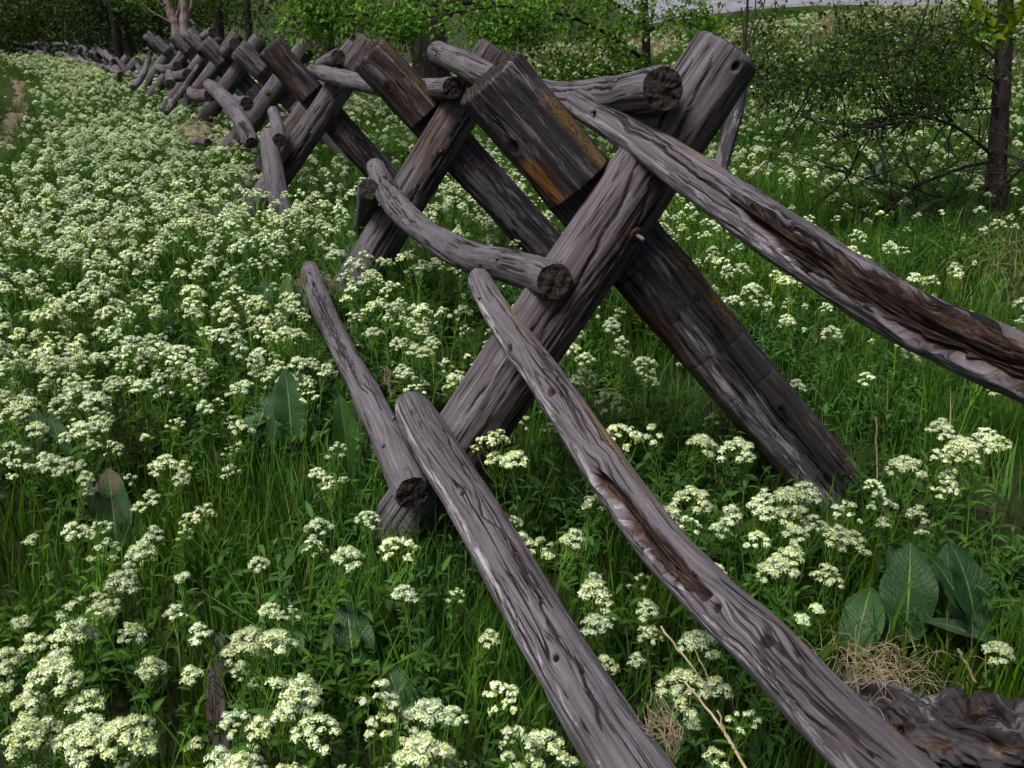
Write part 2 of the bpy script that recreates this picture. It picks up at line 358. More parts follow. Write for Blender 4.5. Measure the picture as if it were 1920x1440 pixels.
            _, ch, tcn, twd, a, b, am = f; d = np.abs((TH - tcn + np.pi) % (2 * np.pi) - np.pi)
            m = am * sstep(twd, twd * 0.35, d + 0.25 * twd * fbm(P3 * np.array([14, 14, 3]), 3, seed + 31)) * sstep(a - 0.05, a + 0.05, SS) * sstep(b + 0.05, b - 0.05, SS)
            if ch == 1: m = m * sstep(-.55, .15, fbm(P3 * np.array([7, 7, 4.5]), 3, seed + 33))
            if ch == 4: dkm += m
            else: wm[..., ch] = np.maximum(wm[..., ch], m)
        elif kd == 'patch':       # 'patch', channel, polyline, half width, amount
            _, ch, line, hw, am = f; lt = np.array([locate(u, v) for u, v in line]); o = lt[:, 0].argsort(); lt = lt[o]
            tc = np.interp(SS, lt[:, 0], lt[:, 1]); ends = np.minimum(SS - lt[0, 0], lt[-1, 0] - SS)
            jag = 0.5 * fbm(P3 * np.array([45, 45, 6]), 3, seed + 41)
            m = am * sstep(1.15, 0.6, np.abs(RR * (TH - tc)) / hw + jag) * sstep(-0.02, 0.03, ends)
            if ch == 4: dkm += m
            else: wm[..., ch] = np.maximum(wm[..., ch], m)
        elif kd == 'kerf':        # shallow saw kerf straight across
            _, u, v, dep = f; s0, t0 = locate(u, v); m = np.exp(-((SS - s0 + 0.006 * np.sin(TH * 2)) / 0.006) ** 2); m = m * sstep(-.1, .25, vnoise(P3 * np.array([9, 9, 2]), seed + 44)); disp -= dep * .7 * m; dkm += 0.3 * m
        elif kd == 'bulge':
            _, u, v, sz, hgt = f; s0, t0 = locate(u, v); disp += hgt * np.exp(-(RR * (TH - t0) / sz) ** 2 - ((SS - s0) / (1.6 * sz)) ** 2)
    for q in range(ncr):          # fine drying cracks that follow the grain
        t0 = rs.uniform(-1.35, 1.35); ln = rs.uniform(.12, .75); a = rs.uniform(-.1, max(.05, Lg - .2)); wd = rs.uniform(.0016, .0030) * (1.0 if nseg > 90 else 1.5)
        dx = (xg - RR * t0) + .0035 * fbm(np.stack([SS * 7, SS * 0 + q, SS * 0 + seed], -1), 3, seed + 120 + q); ends = np.minimum(SS - a, a + ln - SS)
        m = np.exp(-(dx / wd) ** 2) * sstep(0, .10, ends); disp -= .006 * m; dkm += 3.2 * np.exp(-(dx / (wd * .8)) ** 2) * sstep(0, .07, ends)
    thg = xg / RR
    G3 = np.stack([RR * np.cos(thg), RR * np.sin(thg), sg], -1) + np.array([seed * 3.7, seed * 1.3, seed * 7.9])
    # base section
    ct, sn = np.abs(np.cos(TH - frot)), np.abs(np.sin(TH - frot))
    sup = (ct ** flat + (sn / squash) ** flat) ** (-1.0 / flat); sup = np.minimum(sup, 1.22)
    r = RR * sup * (1 + lump * fbm(P3 * np.array([5, 5, 2.6]), 3, seed + 50))
    r += rough * (0.0028 * fbm(G3 * np.array([48, 48, 2.4]), 3, seed + 60) + 0.0022 * fbm(P3 * np.array([20, 20, 7]), 3, seed + 70))
    if ridge: r += ridge * (0.5 - np.abs(fbm(P3 * np.array([26, 26, 9]) + .8 * fbm(P3 * 11, 2, seed + 64)[..., None], 4, seed + 65, .6)))
    r += disp; r = np.maximum(r, 0.22 * RR)
    en = np.minimum(SS, Lg - SS); er = end_round
    r *= 1 - 0.10 * (1 - sstep(0, 1, en / er)) - (0.25 * (1 - np.clip(en / (er * 2.5), 0, 1)) ** 2 if er > 0.02 else 0)
    V = c[:, None] + r[..., None] * (np.cos(TH)[..., None] * e1[:, None] + np.sin(TH)[..., None] * e2[:, None])
    # ragged end planes
    for ei, sg_ in ((0, -1), (-1, 1)):
        wob = 0.004 * fbm(P3[ei] * 40, 3, seed + 80) * rough
        V[ei] += T[ei] * wob[:, None]; V[1 if ei == 0 else -2] += T[ei] * wob[:, None] * 0.7
    for (pp, nn, a, b, dep) in notches:
        m = (SS > a) & (SS < b); d = (V - pp) @ nn; ov = np.where(m, np.maximum(d - dep, 0), 0); V = V - ov[..., None] * nn
        hit = m & (ov > 0.004); dkm = np.where(hit, np.minimum(dkm, 0.22), dkm); wm[hit] *= 0.3
    L.V = V; L.th = th
    nv = nring * nseg; i = np.arange(nring - 1)[:, None] * nseg; j = np.arange(nseg)[None]; j2 = (j + 1) % nseg
    quads = np.stack([i + j, i + j2, i + nseg + j2, i + nseg + j], -1).reshape(-1, 4)
    Vs, gs, ws, ds = [V.reshape(-1, 3)], [G3.reshape(-1, 3)], [wm.reshape(-1, 4)], [dkm.ravel()]
    fq, ft, mi = [quads], [], [np.zeros(len(quads), int)]; base = nv; tri_m = []
    K = 9 if nseg >= 40 else 4
    for ei, sg_ in ((0, -1), (-1, 1)):
        rim = V[ei]; cen = rim.mean(0); k = np.linspace(1, 0.09, K)
        cv = cen + (rim - cen)[None] * k[:, None, None]
        uv = np.stack([RR[ei] * np.cos(th), RR[ei] * np.sin(th)], -1)[None] * k[:, None, None]
        g = np.concatenate([uv, np.full(uv.shape[:2] + (1,), seed * 1.7 + ei)], -1)
        # radial checks and rough fibre
        an = np.stack([np.cos(th) * 3, np.sin(th) * 3, 0 * th + seed], -1)
        chk = 0.3 * np.exp(-(vnoise(an * 1.6, seed + 90) / 0.06) ** 2)[None] * sstep(0.95, 0.4, np.abs(k - 0.55) * 1.4)[:, None]
        dz = (0.010 * fbm(g * 55, 3, seed + 95) * rough - 0.012 * chk) * sstep(1.0, 0.85, k)[:, None] * min(1, R[ei] / 0.08)
        cv = cv + (dz * sg_)[..., None] * T[ei]
        Vs.append(cv.reshape(-1, 3)); gs.append(g.reshape(-1, 3)); ws.append(np.zeros((K * nseg, 4))); ds.append(np.full(K * nseg, dk))
        i = np.arange(K - 1)[:, None] * nseg + base; q = np.stack([i + j, i + j2, i + nseg + j2, i + nseg + j], -1).reshape(-1, 4)
        if sg_ > 0: pass
        else: q = q[:, ::-1]
        fq.append(q); mi.append(np.ones(len(q), int))
        Vs.append(cv[-1].mean(0)[None]); gs.append(np.array([[0, 0, seed * 1.7 + ei]])); ws.append(np.zeros((1, 4))); ds.append(np.array([dk]))
        ce = base + K * nseg; lr = base + (K - 1) * nseg
        t = np.stack([lr + j[0], lr + j2[0], np.full(nseg, ce)], -1); t = t if sg_ > 0 else t[:, ::-1]
        ft.append(t); tri_m.append(np.ones(nseg, int)); base = ce + 1
    me = mesh_np(name, np.concatenate(Vs), [np.concatenate(fq), np.concatenate(ft)], [WOOD, ENDG], np.concatenate(mi + tri_m),
                 {'gc': ('FLOAT_VECTOR', np.concatenate(gs)), 'wm': ('FLOAT_COLOR', np.clip(np.concatenate(ws), 0, 1)), 'dk': ('FLOAT', np.concatenate(ds))})
    L.obj = link(name, me, parent, **props)
    return L
def surf(L, u, v):
    s0, t0 = L.locate(u, v); i = int(np.abs(L.s - s0).argmin()); j = int(np.abs(L.th - t0).argmin())
    p = L.V[i, j]; n = math.cos(t0) * L.e1[i] + math.sin(t0) * L.e2[i]
    return p, n, L.T[i]
def lathe(name, prof, p, axis, mat, parent, nseg=14, tilt=None):
    a = Vector(axis).normalized()
    if tilt is not None: a = (a + Vector(tilt)).normalized()
    q = a.to_track_quat('Z', 'Y').to_matrix(); M = np.array(q)
    th = np.linspace(0, 2 * np.pi, nseg, endpoint=False); V = []
    for (r, z) in prof: V.append(np.stack([r * np.cos(th), r * np.sin(th), np.full(nseg, z)], -1))
    V = np.array(V).reshape(-1, 3) @ M.T + np.asarray(p)
    j = np.arange(nseg); j2 = (j + 1) % nseg; fs = []
    for i in range(len(prof) - 1): fs.append(np.stack([i * nseg + j, i * nseg + j2, (i + 1) * nseg + j2, (i + 1) * nseg + j], -1))
    return link(name, mesh_np(name, V, [np.concatenate(fs)], [mat]), parent)
def nail(L, u, v, r=0.006, h=0.012, tilt=(0, 0, 0)):
    p, n, t = surf(L, u, v)
    lathe('nail', [(r * .45, -0.03), (r * .45, h * .55), (r, h * .6), (r * 1.05, h * .85), (r * .8, h), (0.0001, h * 1.02)], p - n * 0.003, n, STEEL, L.obj, 12, tilt)
def bolt(L, u, v, r=0.016, proud=0.03):
    p, n, t = surf(L, u, v)
    b = lathe('washer', [(r * .4, 0.004), (r * 1.5, 0.004), (r * 1.55, 0.001), (r * 1.55, -0.02)], p, n, RUST, L.obj, 18)
    lathe('bolt', [(r * .42, -0.02), (r * .42, proud), (r * .32, proud + .004), (0.0001, proud + .004)], p, n, STEEL, L.obj, 12, (0.25, 0, -0.1))

fence = empty('log_fence', at(1150, 960, 3.2) * [1, 1, 0], label='weathered grey buck and rail fence of crossed logs receding through white flowers', category='fence')
fence['label'] = 'weathered grey buck and rail fence of crossed logs receding through the flowers'
FO = fence.location.copy()
def part_fix(o): o.matrix_parent_inverse = fence.matrix_world.inverted()
fence.location = (0, 0, 0)

# the nearest buck: leg B leans right at the top, leg A crosses behind it in a lap joint
yaw = math.radians(7); nb = np.array([math.sin(yaw), -math.cos(yaw), 0.0])     # buck plane normal, towards the viewer
def on_plane(u, v, p0, off=0.0):
    d = ray(u, v); p = p0 + nb * off; t = ((p - C0) @ nb) / (d @ nb); return C0 + d * t
def buck(p0, bt, bb, at_, ab, rB, rA, seed, off=-0.085, res=(200, 64), featsB=(), featsA=(), dkB=0.25, dkA=0.75, label=None, brown=0.35):
    B0, B1 = on_plane(*bt, p0), on_plane(*bb, p0); A0, A1 = on_plane(*at_, p0, off), on_plane(*ab, p0, off)
    LB = build_log('buck_leg', [B0, (B0 + B1) / 2 + nb * 0.008, B1], [rB * .97, rB, rB * 1.04], fence, res[0], res[1], seed, 2.15, 0.3, 0.035, featsB, (), dkB, brown, 0.012, ncr=16)
    # crossing point, measured along leg A
    dA = (A1 - A0) / np.linalg.norm(A1 - A0); dB = (B1 - B0) / np.linalg.norm(B1 - B0)
    M = np.stack([dA, -dB], -1); st = np.linalg.lstsq(M, B0 - A0, rcond=None)[0]; sc = st[0]
    cr = A0 + dA * sc
    LA = build_log('buck_leg', [A0, (A0 + A1) / 2, A1], [rA, rA, rA * 1.02], fence, res[0], res[1], seed + 1, 3.4, 0.0, 0.045, featsA,
                   [(cr + nb * (-off), nb, sc - rB * 1.35, sc + rB * 1.55, -rB * 0.62)], dkA, brown, 0.003, rough=1.7, ncr=14)
    return LB, LA
p1 = ground_at(745, 1010)
B1, A1 = buck(p1, (1366, 94), (742, 1012), (917, 142), (1575, 935), 0.114, 0.116, 2, res=(400, 144), dkB=0.42, dkA=1.0,
    featsB=[('crack', [(1300, 100), (1225, 250), (1120, 470), (1010, 640)], 0.004, 0.012), ('crack', [(1340, 95), (1230, 330), (1150, 500)], 0.003, 0.008),
            ('crack', [(1190, 560), (1040, 790), (960, 880)], 0.0035, 0.010), ('knot', 1372, 134, 0.009, 0.02),
            ('side', 2, -0.9, 0.9, 0.9, 2.5, 0.55), ('side', 4, -0.5, 0.6, 0.35, 1.2, 0.45), ('side', 4, 0.5, 0.5, 1.0, 2.2, -.55)],
    featsA=[('side', 1, -.80, 0.26, 0.0, 2.4, 1.0), ('patch', 3, [(975, 300), (1020, 350), (1045, 375)], 0.024, 1.0), ('patch', 2, [(985, 290), (1040, 350), (1075, 400)], 0.03, 0.7),
            ('kerf', 925, 235, 0.005), ('kerf', 1035, 375, 0.005), ('kerf', 1330, 640, 0.004), ('kerf', 1395, 700, 0.004), ('knot', 952, 270, 0.011, 0.012), ('knot', 1445, 745, 0.012, 0.008), ('knot', 1290, 540, 0.008, 0.006),
            ('side', 2, 1.0, 0.5, 0.9, 2.5, 1.0), ('side', 4, 0.45, 0.75, 1.0, 2.5, -1.5), ('patch', 4, [(1260, 500), (1400, 680), (1540, 880)], 0.045, 0.9)])
for L in (B1, A1): pass
bolt(B1, 1192, 440, 0.017, 0.03)
p2 = ground_at(640, 575)
B2, A2 = buck(p2, (933, 92), (640, 575), (692, 98), (1110, 560), 0.118, 0.122, 12, res=(200, 72), dkB=0.5, dkA=1.0, brown=0.6,
    featsB=[('crack', [(905, 150), (800, 330), (690, 500)], 0.005, 0.015), ('knot', 655, 480, 0.008, 0.01)],
    featsA=[('side', 1, -.75, 0.25, 0.0, 0.7, 0.8), ('patch', 2, [(730, 160), (760, 200), (785, 250)], 0.035, 0.9), ('knot', 727, 160, 0.012, 0.01), ('side', 4, 0.6, 0.8, 0.9, 2.5, -0.6)])
bolt(B2, 828, 281, 0.017, 0.008)
p3 = ground_at(462, 418)
B3, A3 = buck(p3, (696, 76), (462, 418), (504, 88), (785, 405), 0.115, 0.12, 22, res=(140, 56), dkB=0.5, dkA=1.05, brown=0.5,
    featsB=[('crack', [(640, 160), (560, 280), (520, 340)], 0.006, 0.015)], featsA=[('patch', 2, [(530, 140), (575, 200)], 0.03, 0.9), ('side', 4, 0.6, 0.8, 0.9, 2.5, -0.5)])
bolt(B3, 624, 218, 0.018, 0.008)
def std_buck(Atop, Y, seed, res=(70, 32), wtop=0.80, k=1.0):
    a = at(*Atop, Y); z = terrain(a[0], a[1]); ca, sa = math.cos(yaw), math.sin(yaw)
    def q(dx, zz, off=0): return np.array([a[0] + dx * ca, a[1] + dx * sa, zz]) + nb * off
    h = a[2]; rs = np.random.default_rng(seed); wt, wb = wtop * rs.uniform(.92, 1.05), 1.32 * k
    A0, A1_ = q(0, h, -.085), q(wb * rs.uniform(.95, 1.05), z - .05, -.085); b0, b1 = q(wt, h + rs.uniform(-.04, .06)), q(-.42 * k, z - .05)
    LB = build_log('buck_leg', [b0, (b0 + b1) / 2, b1], [.11, .115, .12], fence, res[0], res[1], seed, 2.15, 0, .04, (), (), .35, .5)
    LA = build_log('buck_leg', [A0, (A0 + A1_) / 2, A1_], [.118, .118, .118], fence, res[0], res[1], seed + 1, 2.9, 0, .04, [('side', 2, .5, .25, .25, .6, .9), ('side', 4, .6, .8, .9, 2.5, -.5)],
                   [(A0 + nb * .085, nb, .38, .82, -.07)], .75, .4)
    return LB
p35 = std_buck((506, 92), 10.1, 31)
bk = [std_buck((445, 90), 11.6, 33), std_buck((380, 79), 14.2, 35), std_buck((348, 60), 16.8, 37), std_buck((323, 66), 18.6, 39), std_buck((288, 74), 21.6, 41, (40, 20)), std_buck((272, 64), 23.8, 43, (40, 20))]
bolt(bk[0], 505, 171, 0.02, 0.008)
# the buck beside the viewer that carries the near ends of the rails
ob = np.array([1.02, 0.42, 0.0]); yv = np.array([math.cos(yaw), math.sin(yaw), 0])
build_log('buck_leg', [ob + yv * .95 + [0, 0, 1.52], ob + yv * .3 + [0, 0, .76], ob - yv * .35], [.11, .112, .115], fence, 60, 28, 51, 2.1, 0, .04, (), (), .3, .3)
build_log('buck_leg', [ob + yv * .1 + [0, .10, 1.5], ob + yv * .75 + [0, .10, .75], ob + yv * 1.4 + [0, .10, 0]], [.115, .115, .115], fence, 60, 28, 52, 2.8, 0, .04, (), (), .6, .3)

# rails: (photo column, photo row, distance) along the spine
def rail(pts, radii, seed, res=(160, 44), **kw):
    lab = kw.pop('plabel', None); L = build_log('rail', [at(*p) for p in pts], radii, fence, res[0], res[1], seed, **kw)
    if lab: L.obj['label'] = lab
    return L
R1 = rail([(1083, 190, 3.52), (1170, 243, 3.22), (1330, 352, 2.72), (1500, 466, 2.25), (1690, 586, 1.85), (1830, 652, 1.60), (1990, 722, 1.38), (2700, 1075, 0.68)],
          [.050, .056, .060, .060, .056, .050, .047, .05], 61, (520, 150), ncr=16, lump=.06, dk=.18, end_round=.02, plabel='grey top rail with a long rotten brown trench',
          feats=[('rot', [(1395, 385), (1480, 440), (1560, 505), (1640, 545), (1730, 588), (1830, 630), (1920, 668), (2050, 735)], [.012, .026, .036, .043, .048, .052, .054, .054], .036),
                 ('crack', [(1130, 205), (1290, 320), (1400, 395)], .006, .012), ('crack', [(1110, 190), (1230, 262), (1340, 340)], .0035, .008), ('side', 1, -1.1, .3, .1, .9, .7), ('side', 4, .75, .6, 0, 1.5, -.6), ('bulge', 1370, 395, .03, .008)])
nail(R1, 1137, 226, .0095, .022, (.3, 0, .2))
R2 = rail([(893, 515, 3.45), (935, 590, 3.15), (1036, 730, 2.68), (1130, 868, 2.30), (1235, 1015, 1.96), (1325, 1108, 1.74), (1430, 1205, 1.53), (1545, 1328, 1.30), (1664, 1446, 1.12), (2000, 1780, .72), (2500, 2250, .45)],
          [.040, .050, .051, .054, .055, .054, .053, .054, .054, .056, .056], 63, (640, 156), ncr=20, lump=.05, dk=.13, end_round=.022, plabel='long grey rail with knots and a rotted hollow',
          feats=[('knot', 968, 668, .012, .006), ('knot', 1049, 757, .014, .014), ('swirl', 1140, 880, .05, .012), ('knot', 1132, 918, .013, .02), ('hollow', [(1125, 905), (1180, 965), (1235, 1035), (1290, 1090), (1360, 1150)], [.013, .024, .028, .024, .012], .042),
                 ('knot', 1372, 1165, .011, .015), ('knot', 1470, 1235, .014, .014), ('bulge', 1290, 1060, .04, .010), ('crack', [(915, 545), (990, 640), (1080, 760)], .0045, .012), ('crack', [(1010, 650), (1060, 740), (1120, 830)], .0035, .008),
                 ('crack', [(1480, 1265), (1560, 1350), (1680, 1440)], .004, .010), ('crack', [(1430, 1240), (1540, 1370), (1640, 1440)], .003, .008), ('swirl', 1430, 1220, .07, .006), ('side', 1, -1.0, .28, .3, 3.2, 1.0), ('side', 4, .85, .5, 0, 9, -.6)])
nail(R2, 908, 577, .006, .014, (.2, 0, .5))
R3 = rail([(765, 752, 3.02), (800, 815, 2.86), (885, 950, 2.48), (985, 1120, 2.05), (1085, 1290, 1.70), (1180, 1440, 1.42), (1420, 1800, 1.0), (1900, 2400, .58)],
          [.062, .066, .067, .066, .066, .066, .066, .066], 65, (500, 170), ncr=14, lump=.035, dk=.08, end_round=.035, plabel='bottom grey rail with one long dark crack',
          feats=[('crack', [(895, 934), (925, 1000), (968, 1030), (1015, 1125), (1060, 1200), (1105, 1290), (1170, 1440)], .005, .016), ('crack', [(835, 800), (865, 870), (893, 930)], .0035, .008), ('crack', [(930, 1080), (990, 1190), (1020, 1260)], .003, .006),
                 ('knot', 1066, 1274, .009, .006), ('knot', 887, 958, .008, .004), ('patch', 4, [(1040, 1290), (1090, 1400), (1130, 1460)], .02, .5), ('side', 4, .85, .35, 0, 9, -.6)])
nail(R3, 747, 792, .008, .018, (-.2, 0, .2))
R4 = rail([(580, 505, 6.05), (600, 565, 5.25), (650, 670, 4.25), (705, 775, 3.5), (738, 850, 3.1), (772, 925, 2.80)], [.055, .062, .058, .056, .058, .060], 67, (260, 80), ncr=10, lump=.06, dk=.25, end_round=.012,
          feats=[('crack', [(590, 545), (640, 650), (700, 770)], .004, .012), ('crack', [(610, 570), (670, 700), (730, 800)], .003, .009)])
nail(R4, 730, 862, .007, .014, (.2, 0, .2))
R5 = rail([(703, 312, 6.35), (722, 355, 5.7), (762, 405, 5.0), (815, 448, 4.45), (880, 482, 3.9), (950, 497, 3.5), (1000, 512, 3.2), (1040, 527, 2.98)], [.055, .072, .066, .064, .062, .062, .062, .062], 69, (280, 80), ncr=12, lump=.05, dk=.15, end_round=.012, plabel='bent grey rail with a rotten end grain',
          feats=[('crack', [(720, 345), (760, 400), (800, 440)], .004, .012), ('hollow', [(730, 345), (760, 365)], .02, .02), ('bulge', 955, 495, .035, .008), ('knot', 927, 507, .010, .01)])
nail(R5, 963, 497, .006, .014, (.2, 0, .5)); nail(R5, 702, 330, .008, .016, (.2, 0, .5))
R6 = rail([(820, 98, 6.35), (870, 120, 5.6), (940, 156, 4.8), (1045, 186, 4.0), (1140, 184, 3.45), (1195, 173, 3.2), (1243, 166, 2.98)], [.066, .068, .066, .062, .066, .068, .068], 71, (260, 80), ncr=10, lump=.05, dk=.3, end_round=.014,
          feats=[('crack', [(1050, 170), (1130, 165), (1190, 150)], .004, .014)])
nail(R6, 836, 112, .009, .016, (.2, 0, .3)); nail(R6, 1178, 147, .006, .01, (.2, 0, .4))
R7 = rail([(588, 132, 9.3), (640, 147, 8.3), (720, 163, 7.1), (800, 167, 6.2), (848, 165, 5.72)], [.065, .07, .066, .064, .062], 73, (120, 44), lump=.05, dk=.3); nail(R7, 810, 154, .008, .014)
R8 = rail([(692, 354, 5.55), (688, 385, 6.1), (680, 425, 7.1), (672, 440, 7.9)], [.062, .064, .062, .05], 75, (80, 36), dk=.5)
R9 = rail([(503, 248, 8.75), (510, 300, 8.5), (522, 370, 8.25), (537, 437, 8.0)], [.075, .085, .085, .085], 77, (100, 40), dk=.2, end_round=.03)
R10 = rail([(524, 262, 8.15), (520, 235, 8.8), (512, 208, 9.6)], [.058, .056, .05], 79, (60, 32), dk=.3)
R11 = rail([(390, 158, 12.4), (418, 182, 11.2), (445, 215, 10.2), (472, 268, 9.3)], [.07, .08, .085, .075], 81, (90, 32), dk=.12, end_round=.03, feats=[('hollow', [(455, 240), (472, 262)], .03, .03)])
R12 = rail([(418, 184, 11.2), (440, 192, 10.9), (463, 194, 10.4)], [.06, .07, .075], 83, (50, 28), dk=.12)
R13 = rail([(350, 165, 14.0), (365, 178, 13.2), (394, 178, 12.2)], [.07, .075, .08], 85, (50, 24), dk=.1)
R14 = rail([(296, 128, 17.5), (315, 130, 16.8), (333, 124, 15.9)], [.07, .075, .08], 87, (50, 20), dk=.1)
R15 = rail([(320, 140, 16.5), (330, 144, 15.6), (353, 140, 14.4)], [.07, .08, .085], 89, (50, 20), dk=.1)
R16 = rail([(634, 106, 8.5), (622, 112, 9.0), (600, 120, 10.4)], [.062, .062, .055], 91, (60, 32), dk=.35)
R17 = rail([(400, 60, 15.6), (388, 66, 16.5), (372, 74, 18)], [.075, .075, .07], 93, (40, 20), dk=.3)
R18 = rail([(440, 82, 13.5), (425, 96, 14.2), (395, 104, 16.2)], [.08, .08, .07], 95, (40, 20), dk=.2)
R19 = rail([(318, 158, 14.4), (320, 148, 15.2), (318, 136, 16.4)], [.075, .07, .06], 97, (40, 20), dk=.1)
stub = rail([(1392, 150, 3.9), (1378, 215, 3.75), (1362, 275, 3.6), (1345, 335, 3.45)], [.022, .026, .026, .024], 99, (90, 32), dk=.9, lump=.12, end_round=.02, plabel='thin dead pole hanging behind the near buck')
thin = rail([(371, 124, 14.0), (345, 165, 13.5), (312, 212, 12.4)], [.03, .04, .035], 101, (60, 16), dk=.8)
R20 = rail([(272, 132, 19.5), (262, 150, 18.8), (250, 165, 18.0)], [.06, .06, .06], 103, (30, 16), dk=.1)
R21 = rail([(258, 122, 21), (268, 138, 20), (280, 105, 20.5)], [.05, .05, .05], 105, (30, 16), dk=.7)
# far run of the fence, sunk and bending away to the west
far = [(238, 122, 26), (222, 116, 28), (205, 108, 30.5), (185, 104, 33), (165, 100, 36), (140, 96, 39), (112, 92, 42), (84, 90, 45), (55, 87, 48), (26, 86, 51), (-4, 84, 54), (-40, 82, 57)]
for i, (u, v, Y) in enumerate(far):
    rs = np.random.default_rng(500 + i); a = at(u, v, Y); z = 0.0; hh = max(.75, a[2] * .72 + .1)
    for k_, (dx0, dx1) in enumerate(((-.42, .3), (.42, -.3))):
        build_log('buck_leg', [[a[0] + dx1, a[1] - .1 * k_, hh], [a[0] + (dx0 + dx1) / 2, a[1] - .1 * k_, hh / 2], [a[0] + dx0, a[1], -.05]], [.14, .14, .14], fence, 14, 12, 300 + 2 * i + k_, dk=.6, brown=.7)
    if i + 1 < len(far):
        b = at(*far[i + 1])
        for z0 in (.45, .78):
            build_log('rail', [[a[0] - .2, a[1] - .3, z0 + rs.uniform(-.15, .1)], [(a[0] + b[0]) / 2 - .2, (a[1] + b[1]) / 2 - .3, z0 + rs.uniform(-.1, .1)], [b[0] - .2, b[1] - .3, z0 + rs.uniform(-.15, .15)]], [.07, .08, .08], fence, 20, 10, 400 + i * 2, dk=.05)
build_log('rail', [at(212, 115, 26.5), at(222, 138, 25), at(226, 140, 24)], [.07, .09, .08], fence, 20, 12, 470, dk=.05)

# ------------------------------------------------------------------ fallen timber
g1 = build_log('fallen_log', [at(1540, 1295, 2.25), at(1640, 1335, 2.0), at(1760, 1390, 1.86), at(1880, 1412, 1.78), at(2050, 1410, 1.72), at(2250, 1410, 1.70)], [.040, .062, .088, .09, .10, .1], None, 340, 140, 111, lump=.26, dk=.85, rough=2.0, ridge=.045, end_round=.02,
     feats=[('knot', 1835, 1345, .024, .012), ('knot', 1790, 1405, .018, .02), ('bulge', 1790, 1295, .035, .04), ('bulge', 1850, 1315, .03, .028), ('bulge', 1700, 1330, .03, .02), ('knot', 1890, 1400, .022, .025), ('knot', 1710, 1380, .02, .02),
            ('crack', [(1640, 1315), (1740, 1340), (1800, 1380)], .007, .02), ('crack', [(1780, 1350), (1860, 1390), (1930, 1380)], .006, .02)], label='gnarled twisted grey log lying in the weeds at the bottom corner', category='log')
g2 = build_log('fallen_board', [ground_at(415, 1195, .05), ground_at(404, 1290, .07), ground_at(410, 1380, .07), ground_at(424, 1520, .06)], [.016, .022, .025, .026], None, 80, 32, 113, flat=3.2, lump=.04, dk=.2, brown=1.4, label='narrow reddish brown board half sunk in the grass', category='board')
g3 = build_log('fallen_log', [at(360, 266, 10.1), at(374, 264, 9.8), at(390, 267, 9.5)], [.035, .042, .042], None, 40, 24, 115, dk=.3, brown=.6, label='short broken log under a tuft of straw in the flowers', category='log')
g4 = build_log('fallen_log', [ground_at(440, 330, .08), ground_at(436, 375, .08), ground_at(428, 420, .06)], [.06, .07, .06], None, 50, 24, 117, dk=.3, label='grey half hidden log in the flowers under the third buck', category='log')

# ------------------------------------------------------------------ plant geometry
class PB:
    """collects quads/triangles with a colour per vertex"""
    def __init__(s): s.V, s.C, s.Q, s.T, s.n = [], [], [], [], 0
    def add(s, V, col, Q=None, T=None):
        V = np.asarray(V, float); col = np.asarray(col, float)
        if col.ndim == 1: col = np.repeat(col[None], len(V), 0)
        s.V.append(V); s.C.append(col)
        if Q is not None and len(Q): s.Q.append(np.asarray(Q) + s.n)
        if T is not None and len(T): s.T.append(np.asarray(T) + s.n)
        s.n += len(V)
    def mesh(s, name, mat, smooth=True):
        V = np.concatenate(s.V); C = np.concatenate(s.C); C = np.concatenate([C, np.ones((len(C), 1))], 1)
        f = []
        if s.Q: f.append(np.concatenate(s.Q))
        if s.T: f.append(np.concatenate(s.T))
        return mesh_np(name, V, f, [mat], None, {'col': ('FLOAT_COLOR', C)}, smooth)
    def merge(s, o):
        for V, C in zip(o.V, o.C): s.V.append(V); s.C.append(C)
        for q in o.Q: s.Q.append(q + s.n)
        for t in o.T: s.T.append(t + s.n)
        s.n += o.n
def unit(v): v = np.asarray(v, float); return v / (np.linalg.norm(v, axis=-1, keepdims=True) + 1e-12)
def tube(pb, pts, rad, col, k=3):
    pts = np.asarray(pts, float); n = len(pts); T = unit(np.gradient(pts, axis=0))
    ref = np.array([0.31, 0.87, 0.38]); a = unit(np.cross(T, ref)); b = np.cross(T, a)
    th = np.linspace(0, 2 * np.pi, k, endpoint=False); rad = np.broadcast_to(np.asarray(rad, float), (n,)) if np.ndim(rad) == 0 else np.interp(np.linspace(0, 1, n), np.linspace(0, 1, len(rad)), rad)
    V = pts[:, None] + rad[:, None, None] * (np.cos(th)[None, :, None] * a[:, None] + np.sin(th)[None, :, None] * b[:, None])
    i = np.arange(n - 1)[:, None] * k; j = np.arange(k)[None]; j2 = (j + 1) % k
    pb.add(V.reshape(-1, 3), col, np.stack([i + j, i + j2, i + k + j2, i + k + j], -1).reshape(-1, 4))
